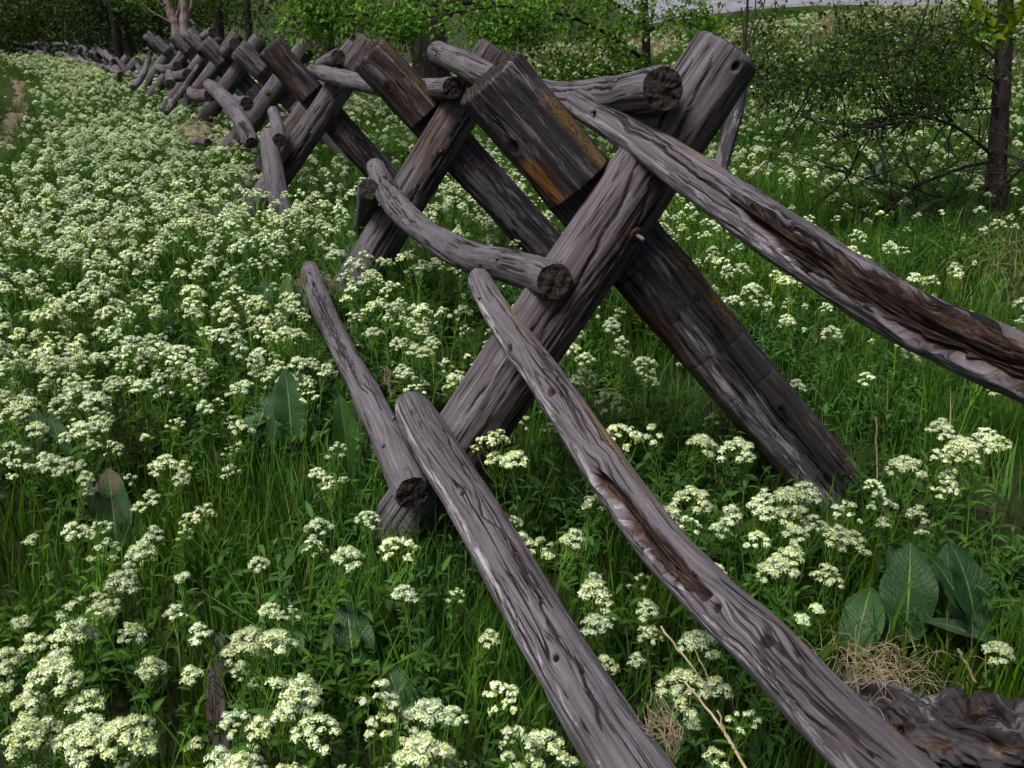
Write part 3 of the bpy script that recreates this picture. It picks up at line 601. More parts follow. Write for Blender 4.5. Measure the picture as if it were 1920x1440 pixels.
def leaf(pb, base, d, up, ln, wd, col, n=4, curl=0.5, fold=0.25, shape=0.45, mid=None):
    """a leaf blade with a folded midrib: n segments, three columns"""
    d = unit(d); up = unit(up - (np.dot(up, d)) * d); side = np.cross(d, up)
    t = np.linspace(0, 1, n + 1); wv = wd * 0.5 * np.sin(np.pi * t ** (shape * 1.5)) ** 0.8; wv[0] = wd * .08; wv[-1] = 0.0004
    ang = curl * t; cx = np.cumsum(np.concatenate([[0], np.cos(ang[1:])])) / n * ln; cz = -np.cumsum(np.concatenate([[0], np.sin(ang[1:])])) / n * ln
    cen = base + cx[:, None] * d + cz[:, None] * up
    lft = cen + side * wv[:, None] + up * (fold * wv)[:, None]; rgt = cen - side * wv[:, None] + up * (fold * wv)[:, None]
    V = np.stack([lft, cen, rgt], 1).reshape(-1, 3); i = np.arange(n)[:, None] * 3 + np.arange(2)[None]
    Q = np.stack([i, i + 1, i + 4, i + 3], -1).reshape(-1, 4); C = np.repeat(np.asarray(col)[None], len(V), 0)
    if mid is not None: C[1::3] = mid
    pb.add(V, C, Q)
def florets(pb, P_, D, size, cols, r):
    """little four-petalled crosses at P_ facing D"""
    n = len(P_); D = unit(D); rnd = unit(r.normal(size=(n, 3))); a = unit(np.cross(D, rnd)); b = np.cross(D, a)
    s = (np.broadcast_to(size, (n,)) * .5)[:, None]; w_ = s * .48
    lift = D * s * .35
    V = np.stack([P_ - a * s - b * w_ + lift, P_ + a * s - b * w_ + lift, P_ + a * s + b * w_ + lift, P_ - a * s + b * w_ + lift,
                  P_ - b * s - a * w_ + lift * 1.3, P_ + b * s - a * w_ + lift * 1.3, P_ + b * s + a * w_ + lift * 1.3, P_ - b * s + a * w_ + lift * 1.3], 1)
    V = V + r.normal(size=V.shape) * (s[:, None] * .22)
    Q = np.arange(n)[:, None, None] * 8 + np.array([[0, 1, 2, 3], [4, 5, 6, 7]])[None]
    pb.add(V.reshape(-1, 3), np.repeat(cols, 8, 0), Q.reshape(-1, 4))
PETAL = np.array([.76, .80, .55]); BUD = np.array([.40, .52, .13]); STEM = np.array([.13, .26, .035]); LEAFC = np.array([.030, .072, .013])
def cress(seed, H, nbr, spread, cr, nfl, fsz, nleaf, bud=0.15, lean=0.06, lod=0):
    r = np.random.default_rng(seed); st, lf, hd = PB(), PB(), PB()
    az0 = r.uniform(0, 6.28); top = np.array([math.cos(az0), math.sin(az0), 0]) * lean * r.uniform(.3, 1.3)
    t = np.linspace(0, 1, 4 if lod else 6); sp = np.stack([top[0] * t ** 2, top[1] * t ** 2, H * t * .97], -1)
    tube(st, sp, [.0026, .0016], STEM * r.uniform(.85, 1.15), 3)
    def along(q): return np.array([np.interp(q, t, sp[:, i]) for i in range(3)])
    for i in range(nleaf):
        q = r.uniform(.12, .93); az = i * 2.4 + r.uniform(-.5, .5); o = np.array([math.cos(az), math.sin(az), 0])
        ln = r.uniform(.035, .075) * (1.25 - .65 * q) * (H / .4) ** .5
        c = LEAFC * r.uniform(.7, 1.5) + np.array([.02, .04, 0]) * r.uniform(0, 1) * q
        leaf(lf, along(q), o * .8 + np.array([0, 0, r.uniform(.4, 1.1)]), np.array([0, 0, 1.0]), ln, ln * r.uniform(.24, .36), c, 2 if lod else 4, r.uniform(.3, 1.3), .3, .55, None if lod else c * 1.5)
    for i in range(nbr):
        f = (i + .5) / nbr; az = i * 2.39996 + r.uniform(-.4, .4); rho = spread * math.sqrt(f) * r.uniform(.8, 1.15) * (0 if i == 0 else 1)
        o = np.array([math.cos(az), math.sin(az), 0]); h0 = .93 - .33 * f
        tip = along(1.0) + o * rho + np.array([0, 0, -.25 * rho - .7 * rho ** 2 / max(spread, .02) + r.normal() * .004])
        b0 = along(h0); md = (b0 + tip) / 2 + o * rho * .15 - np.array([0, 0, .006])
        tube(st, [b0, md, tip], [.0013, .0009], STEM * r.uniform(.9, 1.3), 3)
        c1 = cr * r.uniform(.75, 1.2); ax = unit(np.array([0, 0, 1.0]) + o * .55 * f); nf = max(5, int(nfl * (c1 / cr) ** 2 * r.uniform(.8, 1.2)))
        D = unit(r.normal(size=(nf, 3)) * .72 + ax); rr = c1 * r.uniform(.72, 1.05, nf); fl = unit(D * np.array([1, 1, .9]))
        pos = tip + D * rr[:, None] * np.array([1.05, 1.05, .62]) + np.array([0, 0, -.15 * c1])
        cosx = D @ ax; isb = (cosx > .93) & (r.random(nf) < .75) | (r.random(nf) < bud)
        cols = np.where(isb[:, None], BUD * r.uniform(.8, 1.5, (nf, 1)), PETAL * r.uniform(.72, 1.1, (nf, 1)) * np.stack([r.uniform(.84, 1.02, nf), np.ones(nf), r.uniform(.70, 1.15, nf)], -1))
        florets(hd, pos, fl, np.where(isb, fsz * .62, fsz * r.uniform(.85, 1.15, nf)), np.clip(cols, 0, .9), r)
        # green pedicels knot under the florets
        m = 5; th = np.arange(m) / m * 6.283; rim = tip + (np.stack([np.cos(th), np.sin(th), th * 0], -1) * .62 * c1) + np.array([0, 0, .06 * c1])
        Vd = np.concatenate([rim, [tip + ax * .33 * c1], [tip - ax * .5 * c1]]); jj = np.arange(m)
        hd.add(Vd, np.array([.24, .36, .08]), None, np.concatenate([np.stack([jj, (jj + 1) % m, np.full(m, m)], -1), np.stack([(jj + 1) % m, jj, np.full(m, m + 1)], -1)]))
    return st, lf, hd
KINDS = [  # H, branches, spread, cluster radius, florets, floret size, leaves, bud share, words
    (.40, 15, .034, .0125, 46, .0044, 13, .14, 'wide creamy'), (.36, 10, .025, .0120, 44, .0044, 12, .16, 'flat-topped white'), (.42, 21, .047, .0130, 48, .0045, 12, .10, 'large domed white'),
    (.33, 6, .016, .0115, 42, .0043, 14, .24, 'small tight'), (.45, 10, .040, .0095, 30, .0041, 12, .20, 'loose branching'), (.37, 3, .008, .0105, 36, .0041, 12, .50, 'button-like greenish'),
    (.38, 14, .037, .0120, 42, .0045, 14, .10, 'open white'), (.44, 8, .027, .0115, 42, .0043, 13, .32, 'half-open cream')]
CR = [cress(900 + i, *k[:8]) for i, k in enumerate(KINDS)]
CR_MESH = [(a.mesh('stem', PLANT), b.mesh('leaves', PLANT), c.mesh('flower_head', PLANT, False)) for a, b, c in CR]
def joined(parts, name):
    p = PB()
    for q in parts: p.merge(q)
    return p.mesh(name, PLANT, False)
CR_JOIN = [joined(x, 'cress_plant') for x in CR]
CR_FAR = [joined(cress(950 + i, k[0], max(4, int(k[1] * .7)), k[2] * 1.05, k[3] * 1.25, 12, .0105, 7, k[7], .06, 1), 'cress_far') for i, k in enumerate(KINDS)]
def leafy(seed, H, n):      # cress stalks without bloom
    r = np.random.default_rng(seed); p = PB()
    for q in range(n):
        o = np.append(r.normal(size=2) * .025, 0); l = np.append(r.normal(size=2) * .07, 0); h = H * r.uniform(.6, 1.1)
        t = np.linspace(0, 1, 4); sp = o + l * t[:, None] ** 2 + np.array([0, 0, 1]) * h * t[:, None]; tube(p, sp, [.0022, .0012], STEM * r.uniform(.6, .95), 3)
        for i in range(11):
            f = r.uniform(.1, 1); az = r.uniform(0, 6.28); b = np.array([np.interp(f, t, sp[:, j]) for j in range(3)]); ln = r.uniform(.035, .08) * (1.3 - .6 * f)
            c = LEAFC * r.uniform(.6, 1.5); leaf(p, b, np.array([math.cos(az), math.sin(az), r.uniform(.1, 1.1)]), np.array([0, 0, 1.]), ln, ln * r.uniform(.26, .4), c, 3, r.uniform(.2, 1.4), .3, .55, c * 1.4)
    return p.mesh('leafy_stalk', PLANT, False)
LEAFY = [leafy(20 + i, .27, 4) for i in range(5)]
def tuft(seed, H, n, spread, wid, seg=4, droop=.5):
    r = np.random.default_rng(seed); p = PB()
    for q in range(n):
        az = r.uniform(0, 6.28); b = np.append(r.normal(size=2) * spread, -.01); h = H * r.uniform(.5, 1.15); ln = r.uniform(.03, .28) * h * (1 + droop)
        o = np.array([math.cos(az), math.sin(az), 0]); t = np.linspace(0, 1, seg + 1)
        cen = b + np.array([0, 0, 1]) * (h * (t - .22 * droop * t ** 3))[:, None] + o * (ln * t ** 2.2)[:, None]
        sd = np.array([-o[1], o[0], 0]) * math.cos(.8 * r.normal()) + o * math.sin(.8 * r.normal()) * .4; wv = wid * r.uniform(.7, 1.3) * (1 - t ** 1.6) * .5 + .0002
        V = np.stack([cen - sd * wv[:, None], cen + sd * wv[:, None]], 1).reshape(-1, 3); i = np.arange(seg) * 2
        c = np.array([.043, .104, .010]) * r.uniform(.6, 1.45) * np.array([r.uniform(.7, 1.35), 1, r.uniform(.6, 1.4)])
        if r.random() < .02: c = np.array([.34, .27, .15])
        p.add(V, c, np.stack([i, i + 1, i + 3, i + 2], -1))
    return p.mesh('grass_tuft', PLANT, True)
TUFTS = [tuft(60 + i, .34, 26, .035, .0042) for i in range(5)]
TUFT_TALL = [tuft(70 + i, .46, 30, .05, .0045) for i in range(3)]
TUFT_FAR = [tuft(80 + i, .30, 30, .11, .011, 2) for i in range(4)]
def dead_tuft(seed, H, n, spread, c0=(.40, .30, .19)):
    r = np.random.default_rng(seed); p = PB()
    for q in range(n):
        az = r.uniform(0, 6.28); b = np.append(r.normal(size=2) * spread, 0); h = H * r.uniform(.4, 1.1); o = np.array([math.cos(az), math.sin(az), 0]); t = np.linspace(0, 1, 4)
        cen = b + np.array([0, 0, 1]) * (h * t)[:, None] + o * (h * r.uniform(.05, .5) * t ** 2)[:, None]
        tube(p, cen, [.0025, .0012], np.array(c0) * r.uniform(.6, 1.25), 3)
    return p.mesh('dry_tuft', PLANT, True)
DRYT = [dead_tuft(90 + i, .75, 26, .12) for i in range(3)]

# ------------------------------------------------------------------ one geometry-node carpet per kind of uncountable growth
def carpet(name, variants, pts, rotz, scl, idx, label, cat, tilt=0.12):
    n = len(pts); r = np.random.default_rng(len(name))
    rot = np.stack([r.normal(size=n) * tilt, r.normal(size=n) * tilt, rotz], -1)
    me = bpy.data.meshes.new(name); me.vertices.add(n); me.vertices.foreach_set('co', np.asarray(pts, np.float32).ravel())
    for an, ty, key, d in (('irot', 'FLOAT_VECTOR', 'vector', rot.astype(np.float32).ravel()), ('iscl', 'FLOAT', 'value', np.asarray(scl, np.float32)), ('iidx', 'INT', 'value', np.asarray(idx, np.int32))):
        a = me.attributes.new(an, ty, 'POINT'); a.data.foreach_set(key, d)
    me.materials.append(PLANT)
    o = link(name, me, None, kind='stuff', label=label, category=cat)
    g = bpy.data.node_groups.new(name, 'GeometryNodeTree')
    g.interface.new_socket('Geometry', in_out='INPUT', socket_type='NodeSocketGeometry'); g.interface.new_socket('Geometry', in_out='OUTPUT', socket_type='NodeSocketGeometry')
    gi, go = g.nodes.new('NodeGroupInput'), g.nodes.new('NodeGroupOutput'); jn = g.nodes.new('GeometryNodeJoinGeometry')
    for m in variants:
        so = bpy.data.objects.new(m.name, m)               # source shape, never linked to the scene
        oi = g.nodes.new('GeometryNodeObjectInfo'); oi.inputs['Object'].default_value = so; oi.inputs['As Instance'].default_value = False
        ti = g.nodes.new('GeometryNodeGeometryToInstance'); g.links.new(oi.outputs['Geometry'], ti.inputs[0]); g.links.new(ti.outputs[0], jn.inputs[0])
    ip = g.nodes.new('GeometryNodeInstanceOnPoints'); ip.inputs['Pick Instance'].default_value = True
    def na(nm, ty):
        x = g.nodes.new('GeometryNodeInputNamedAttribute'); x.data_type = ty; x.inputs['Name'].default_value = nm; return x.outputs[0]
    er = g.nodes.new('FunctionNodeEulerToRotation')
    g.links.new(gi.outputs[0], ip.inputs['Points']); g.links.new(jn.outputs[0], ip.inputs['Instance']); g.links.new(na('iidx', 'INT'), ip.inputs['Instance Index'])
    g.links.new(na('irot', 'FLOAT_VECTOR'), er.inputs[0]); g.links.new(er.outputs[0], ip.inputs['Rotation']); g.links.new(na('iscl', 'FLOAT'), ip.inputs['Scale']); g.links.new(ip.outputs[0], go.inputs[0])
    md = o.modifiers.new('growth', 'NODES'); md.node_group = g
    return o

# ------------------------------------------------------------------ where things grow
def trail_dist(x, y):
    d = np.full(np.shape(x), 9e9)
    for p in trail_c[::2]: d = np.minimum(d, (x - p[0]) ** 2 + (y - p[1]) ** 2)
    return np.sqrt(d)
def scatter(dens_fn, y0, y1, dmax, margin=0.5, seed=0):
    r = np.random.default_rng(seed); k = .5134 * 1.08; out = []
    edges = np.concatenate([[y0], np.geomspace(max(y0, 1.2), y1, 24)]) if y0 < 1.2 else np.geomspace(y0, y1, 24)
    for a, b in zip(edges[:-1], edges[1:]):
        hw = b * k * 1.12 + margin; n = int((b - a) * 2 * hw * dmax)
        if n < 1: continue
        x = r.uniform(-hw, hw, n); y = r.uniform(a, b, n); keep = r.random(n) * dmax < dens_fn(x, y); out.append(np.stack([x, y], -1)[keep])
    return np.concatenate(out)
def n2(x, y, f, s): return vnoise(np.stack([x * f, y * f, 0 * x + s], -1), int(s))
def side(x, y): return x - fence_x(y)          # >0 on the far side of the fence
def on_trail(x, y): return .28 + .72 * sstep(.08, .45, trail_dist(x, y) + .25 * n2(x, y, 3, 4))
def dens_cress(x, y):
    d = side(x, y); patch = n2(x, y, 1.1, 1) * .6 + n2(x, y, 2.9, 2) * .5
    lft = 98 * np.clip(.66 + .85 * patch, .28, 1.4); rgt = 56 * np.clip(.45 + 1.2 * (n2(x, y, .7, 3) * .6 + n2(x, y, 2.3, 5) * .5), .16, 1.4)
    rgt = rgt * (1 - .5 * sstep(9, 13, y)); rgt = rgt * (1 - .75 * np.exp(-((y - 7.5) / 2.2) ** 2) * sstep(2.2, 3.2, d)) + 14 * np.exp(-((y - 15) / 4) ** 2)
    w_ = sstep(-.3, .6, d); lft = lft * (1 + sstep(8, 11, y) * (np.clip(.85 + .9 * n2(x, y, .42, 8), .3, 1.2) - 1)); r_ = lft * (1 - w_) + rgt * w_
    r_ = r_ * np.where((d < 0), sstep(-.1, .9, trail_dist(x, y) - .25), 1)
    left_of_trail = (x < np.interp(y, trail_c[:, 1][np.argsort(trail_c[:, 1])], trail_c[:, 0][np.argsort(trail_c[:, 1])]))
    r_ = r_ * np.where(left_of_trail, .12, 1); near = sstep(3.9, 2.6, y); r_ = r_ * (1 - .38 * near)
    return (r_ * (y < 33) + r_ * (y >= 33) * .6) * np.where(d > 6, y < 31, True)
def zof(xy): return terrain(xy[:, 0], xy[:, 1])
def clear_of_logs(xy): return np.ones(len(xy), bool)
XY = scatter(dens_cress, 1.0, 48, 172, .4, 3)
# fuller clumps seen in the photo: (column, row of the bloom, plants, spread)
clumps = [(200, 1395, 9, .06), (140, 1350, 5, .05), (830, 1400, 8, .06), (60, 1190, 8, .07), (790, 1180, 6, .06), (300, 1080, 3, .05), (170, 1090, 3, .03), (90, 955, 8, .10), (330, 880, 5, .06), (110, 850, 6, .08), (460, 740, 6, .07),
          (450, 540, 9, .12), (1290, 1230, 5, .045), (970, 1400, 5, .05), (1000, 1000, 4, .05), (1540, 960, 10, .10), (1680, 950, 7, .08), (1450, 960, 4, .05), (1810, 800, 6, .08), (1160, 1130, 3, .04), (640, 660, 6, .10), (760, 670, 6, .08), (660, 520, 7, .10), (560, 650, 6, .1), (250, 330, 8, .2), (1240, 830, 3, .05), (990, 855, 2, .03), (500, 1260, 4, .05), (400, 1310, 2, .03), (540, 1110, 3, .04), (50, 1330, 5, .06), (480, 1400, 3, .05), (710, 1160, 2, .03), (1400, 840, 1, .01), (1840, 830, 5, .07), (1330, 950, 4, .05), (600, 1330, 2, .02), (1500, 1060, 2, .03), (1570, 1090, 2, .03), (1220, 1370, 4, .04)]
extra = []
for (u, v, n, sp) in clumps:
    g = ground_at(u, v, .38); m_ = max(1, int(n * .75 + .5)); extra.append(g[:2] + rng.normal(size=(m_, 2)) * sp * .95)
extra = np.concatenate(extra); nx_ = len(extra)
XY = np.concatenate([extra, XY]); n = len(XY)
kind = rng.choice(8, n, p=[.13, .16, .07, .18, .13, .13, .10, .10]); kind[:nx_] = rng.choice([0, 2, 6, 1, 3], nx_)
sc = rng.uniform(.62, 1.12, n); sc[:nx_] = rng.uniform(.9, 1.1, nx_); rz = rng.uniform(0, 6.283, n); Z = zof(XY)
H_ = np.array([k[0] for k in KINDS])[kind] * sc; SP = np.array([k[2] + k[3] for k in KINDS])[kind] * sc
u_, v_, z_ = project(np.column_stack([XY, Z + H_])); size = np.where(z_ > .3, SP / np.maximum(z_, .3), 0)
inframe = (u_ > -20) & (u_ < 1940) & (v_ > -10) & (v_ < 1450) & (z_ > .5)
dock_px = [(545, 800, .18), (655, 900, .1), (655, 770, .2), (215, 1005, .13), (665, 1280, .1), (765, 1330, .1), (1705, 1175, .14), (1625, 1220, .1), (1845, 1180, .14), (500, 580, .15), (405, 420, .16), (1650, 330, .3)]
DK = np.array([ground_at(*q)[:2] for q in dock_px])
def dock_clear(xy, rad=.13):
    m = np.ones(len(xy), bool)
    for q in DK:
        for k_ in (0, .1, .2): m &= ((xy - (q - np.array([0, k_]))) ** 2).sum(1) > rad ** 2
    return m
gl = np.array([at(u, v, y)[:2] for u, v, y in ((1600, 1300, 2.1), (1680, 1340, 1.95), (1760, 1375, 1.86), (1840, 1390, 1.8), (1920, 1400, 1.76))])
def log_clear(xy):
    m = np.ones(len(xy), bool)
    for q in gl:
        for k_ in (0, .12, .24, .36): m &= ((xy - (q - np.array([.35 * k_, k_]))) ** 2).sum(1) > .11 ** 2
    for q in [ground_at(u, v)[:2] for u, v in ((415, 1200), (408, 1250), (404, 1300), (407, 1350), (412, 1400), (418, 1460))]: m &= ((xy - q) ** 2).sum(1) > .055 ** 2
    return m
near_cam = (XY[:, 1] < 1.15) & (np.abs(XY[:, 0]) < .5) | ~log_clear(XY); LOGS = [R1, R2, R3, R4, R5, R6, B1, A1, B2, A2, R9, B3, A3]
def off_logs(xy, z, h):
    m = np.ones(len(xy), bool)
    for L in LOGS:
        for c_, r_ in zip(L.c[::8], L.R[::8]):
            m &= ~((((xy - c_[:2]) ** 2).sum(1) < (r_ + .075) ** 2) & (z + h > c_[2] - r_ - .02))
    for L, rr in ((R4, .22), (R9, .2)):          # the low rails are trodden free
        for c_ in L.c[::6]:
            for k_ in (.04, .15): m &= ((xy - (c_[:2] - np.array([0, k_]))) ** 2).sum(1) > (rr * .55) ** 2
    return m
keep = ~near_cam & dock_clear(XY) & off_logs(XY, Z, H_)
order = np.argsort(-size * inframe * keep); solo = order[:300]; is_solo = np.zeros(n, bool); is_solo[solo] = True
marks = [(30, 1400, 'in the lower left corner'), (200, 1390, 'in the big lower left clump'), (405, 1400, 'at the sunken brown board'), (560, 1180, 'right of the sunken board'), (660, 1290, 'around the round dock leaf'), (830, 1390, 'below the bottom rail'),
         (790, 1170, 'between board and bottom rail'), (880, 1330, 'hugging the bottom rail'), (1000, 1000, 'between the upper ends of the rails'), (1120, 1150, 'midway between the long rails'), (1290, 1300, 'by the dry stalks'), (1240, 850, 'under the near crossing'),
         (1420, 950, "left of the dark leg's foot"), (1600, 960, 'at the foot of the dark leg'), (1830, 820, 'under the rotten top rail'), (1560, 1080, 'above the upright docks'), (1420, 1120, 'just above the hollow rail'), (1850, 1000, 'by the right edge, above the docks'), (60, 1180, 'low at the left edge'),
         (170, 1060, 'below the torn dock'), (330, 1080, 'right of the torn dock'), (80, 940, 'left of the torn dock'), (330, 890, 'above the torn dock'), (430, 800, 'left of the tall dock'), (150, 800, 'at the left edge above the dock'), (300, 650, 'in the dense bank of flowers'), (640, 660, 'right of the low rail'), (470, 560, 'left of the straw-covered rail end'), (760, 640, 'below the bent rail'), (520, 960, 'below the tall dock'), (640, 960, 'left of the low rail end'), (740, 1000, 'at the near leaning leg foot'), (1500, 760, 'beyond the dark leg'), (1900, 1250, 'beside the gnarled log'), (1050, 820, 'behind the hollow rail')]
MK = np.array([(a, b) for a, b, _ in marks], float)
_o = 'first second third fourth fifth sixth seventh eighth ninth tenth eleventh twelfth thirteenth fourteenth fifteenth sixteenth seventeenth eighteenth nineteenth twentieth'.split()
ORD = _o + ['twenty-' + q for q in _o[:9]] + ['thirtieth'] + ['thirty-' + q for q in _o[:9]]
lab_of = {}; mark_of = {}
for i in solo:
    mi = int(((MK - [u_[i], v_[i]]) ** 2).sum(1).argmin()); mark_of[i] = mi; lab_of.setdefault((kind[i], mi), []).append(i)
name_of = {}
for (k, mi), ids in lab_of.items():
    ids.sort(key=lambda q: u_[q])
    for j, q in enumerate(ids):
        name_of[q] = f'{KINDS[k][8]} cress bloom {marks[mi][2]}' + ('' if len(ids) == 1 else f', {ORD[j]} from left' if j < len(ORD) else ', one of many')
for i in solo:
    k = kind[i]; mi = mark_of[i]; lab = name_of[i]
    root = empty('cress_plant', (XY[i, 0], XY[i, 1], Z[i]), label=lab, category='flower', group='white cress flowers ' + marks[mi][2])
    root.rotation_euler = (rng.normal() * .09, rng.normal() * .09, rz[i]); root.scale = (sc[i],) * 3
    for nm, me in zip(('stem', 'leaves', 'flower_head'), CR_MESH[k]):
        o = link(nm, me, root)
        if nm == 'leaves': o['kind'] = 'stuff'
rest = ~is_solo & keep; nr = rest & (XY[:, 1] < 9); fr = rest & ~nr
pts = np.column_stack([XY, Z])
carpet('white_flowers', CR_JOIN + CR_FAR, pts[rest], rz[rest], sc[rest] * np.where(XY[rest, 1] > 14, 1.12, 1.0), np.where(nr[rest], kind[rest], kind[rest] + 8), 'white cress in bloom carpeting the meadow on both sides of the fence', 'flowers', .1)
def patch_of(makers, n, rad, seed, name):
    """a round turf of many tufts, its edge thinning out"""
    r = np.random.default_rng(seed); V, C, Q, T, off = [], [], [], [], 0
    for q in range(n):
        me = makers[r.integers(len(makers))]; nv = len(me.vertices); co = np.empty(nv * 3, np.float32); me.vertices.foreach_get('co', co); co = co.reshape(-1, 3)
        cl = np.empty(nv * 4, np.float32); me.attributes['col'].data.foreach_get('color', cl); cl = cl.reshape(-1, 4)[:, :3] * r.uniform(.75, 1.25)
        li = np.empty(len(me.loops), np.int32); me.loops.foreach_get('vertex_index', li); ls_ = np.empty(len(me.polygons), np.int32); me.polygons.foreach_get('loop_total', ls_)
        a = r.uniform(0, 6.28); R_ = np.array([[math.cos(a), -math.sin(a), 0], [math.sin(a), math.cos(a), 0], [0, 0, 1]]); sc_ = r.uniform(.62, 1.12)
        p = np.append(r.normal(size=2) * rad * .62, 0); lean = r.normal(size=2) * .12; co = co @ R_.T * sc_; co[:, :2] += co[:, 2:] * lean; V.append(co + p); C.append(cl)
        assert (ls_ == 4).all(); Q.append(li.reshape(-1, 4) + off); off += nv
    pb = PB(); pb.add(np.concatenate(V), np.concatenate(C), np.concatenate(Q)); return pb.mesh(name, PLANT, True)
def dens_patch(x, y): return 7.2 * np.clip(.66 + .8 * n2(x, y, .9, 14) + .12 * sstep(0, 2, side(x, y)), .12, 1.25) * on_trail(x, y)
def dens_tall(x, y): return 2.6 * sstep(.1, .5, n2(x, y, .8, 16) + .3 * sstep(.5, 3, side(x, y))) * on_trail(x, y)
def dens_far(x, y): return np.where((side(x, y) > 8) & (y > 34.5), 0, 1) * 2.6 * np.clip(.8 + .6 * n2(x, y, .5, 15), .2, 1.4) * on_trail(x, y)
TP = [patch_of(TUFTS, 15, .24, 300 + i, 'turf') for i in range(7)]; TT = [patch_of(TUFT_TALL, 7, .22, 320 + i, 'tall_turf') for i in range(4)]; TF = [patch_of(TUFT_FAR, 16, .42, 330 + i, 'far_turf') for i in range(5)]; TL = [patch_of(LEAFY, 11, .24, 340 + i, 'weeds') for i in range(7)]
GA = scatter(dens_patch, .95, 10, 9, .3, 22); GT = scatter(dens_tall, 1.2, 10, 3, .3, 24); GF = scatter(dens_far, 9.5, 60, 3.6, 1.0, 23)
GA = GA[dock_clear(GA, .10) & log_clear(GA)]; GT = GT[dock_clear(GT, .25) & log_clear(GT)]
allg = np.concatenate([GA, GT, GF]); ix = np.concatenate([rng.integers(0, 7, len(GA)), 7 + rng.integers(0, 4, len(GT)), 11 + rng.integers(0, 5, len(GF))])
gs_ = np.concatenate([rng.uniform(.75, 1.1, len(GA)), rng.uniform(.7, 1.05, len(GT)), rng.uniform(.75, 1.25, len(GF))])
carpet('grass', TP + TT + TF, np.column_stack([allg, zof(allg)]), rng.uniform(0, 6.28, len(allg)), gs_, ix, 'green meadow grass between the flowers', 'grass', .04)
XL = scatter(lambda x, y: 5.6 * np.clip(.8 + .6 * n2(x, y, 1.6, 12), .3, 1.3) * on_trail(x, y), .95, 18, 7.5, .3, 21); XL = XL[dock_clear(XL, .10) & log_clear(XL)]
carpet('undergrowth', TL, np.column_stack([XL, zof(XL)]), rng.uniform(0, 6.28, len(XL)), rng.uniform(.8, 1.15, len(XL)), rng.integers(0, 7, len(XL)), 'low leafy weed growth under the flowers', 'undergrowth', .04)
def dens_dry(x, y): return 5 * sstep(22, 27, y + 2 * n2(x, y, .3, 18)) * sstep(32, 29, y) * sstep(6, 11, side(x, y)) + .25 * sstep(0, 3, side(x, y)) * (y > 9)
XD = scatter(dens_dry, 8, 42, 6, .5, 25)
carpet('dry_grass', DRYT, np.column_stack([XD, zof(XD)]), rng.uniform(0, 6.28, len(XD)), rng.uniform(.45, .85, len(XD)), rng.integers(0, 3, len(XD)), 'pale dry grass along the bank below the road', 'dry grass')
print('PLANTS', n, len(allg), len(XL), len(XD))

# ------------------------------------------------------------------ dock plants, every large leaf a part
DOCKC = np.array([.026, .078, .018]); DOCKB = np.array([.060, .165, .022])
def dock_leaf_mesh(seed, ln, wd, col, curl, torn=0):
    r = np.random.default_rng(seed); nL, nW = 15, 9; t = np.linspace(0, 1, nL); a = np.linspace(-1, 1, nW)
    pet = .16; tb = np.clip((t - pet) / (1 - pet), 0, 1)
    wv = wd * .5 * (np.sin(np.pi * np.clip(tb, 0, 1) ** .88) ** .62) * np.where(t < pet, 0, 1) + .004; wv[-1] = .002
    A, Tt = np.meshgrid(a, t); Wv = np.repeat(wv[:, None], nW, 1)
    ang = curl * t ** 1.5; y = np.cumsum(np.cos(ang)) / nL * ln; z = -np.cumsum(np.sin(ang)) / nL * ln
    x = A * Wv * (1 + .08 * vnoise(np.stack([A * 0 + np.sign(A), Tt * 9, A * 0 + seed], -1), seed))
    bump = .10 * Wv * np.sin(Tt * 46 + np.abs(A) * 5) * np.abs(A) ** .6 * (1 - np.abs(A) ** 3) + .22 * Wv * np.abs(A) ** 1.2 + .16 * Wv * A ** 2 * np.sin(Tt * 17 + seed + A * 2)
    V = np.stack([x, np.repeat(y[:, None], nW, 1) , np.repeat(z[:, None], nW, 1) + bump], -1)
    C = np.repeat((col * r.uniform(.85, 1.2))[None, None], nL, 0) * np.ones((1, nW, 1)); C = C * (1 + .25 * vnoise(np.stack([A * 3, Tt * 9, A * 0], -1), seed + 5))[..., None]
    C[t < pet] = np.array([.17, .25, .06])
    if torn: m = (Tt + .25 * vnoise(np.stack([A * 3, Tt * 4, A], -1), seed)) > .78; C[m] = np.array([.10, .07, .03])
    p = PB(); p.add(V.reshape(-1, 3), C.reshape(-1, 3), grid_faces(nL, nW)); me = p.mesh('leaf', DOCKM)
    at_ = me.attributes.new('lv', 'FLOAT_VECTOR', 'POINT'); at_.data.foreach_set('vector', np.stack([A, Tt, A * 0 + seed], -1).astype(np.float32).ravel()); return me
DOCKS = [dock_leaf_mesh(1, .34, .095, DOCKC, .35), dock_leaf_mesh(2, .30, .12, DOCKC, .55), dock_leaf_mesh(3, .36, .085, DOCKB, .30), dock_leaf_mesh(4, .26, .10, DOCKC * 1.15, .8), dock_leaf_mesh(5, .32, .10, DOCKC, .6, 1), dock_leaf_mesh(6, .42, .075, DOCKC * .8, .9)]
def face_rot(up_tilt, az, roll):      # leaf mesh: length +Y, face +Z -> stands up, face turned to az
    from mathutils import Euler, Matrix
    return (Matrix.Rotation(az, 4, 'Z') @ Matrix.Rotation(math.pi / 2 - up_tilt, 4, 'X') @ Matrix.Rotation(roll, 4, 'Y')).to_euler()
def dock(u, v, z, leaves, label):
    g = ground_at(u, v, z); base = (g[0], g[1], float(terrain(g[0], g[1])) + .01)
    root = empty('dock_plant', base, label=label, category='plant', group='broad-leaved docks in the meadow')
    for (dx, dy, k, s, tilt, az, roll) in leaves:
        o = link('leaf', DOCKS[k], root); o.location = (dx, dy, 0); o.rotation_euler = face_rot(tilt, az, roll); o.scale = (s,) * 3
    return root
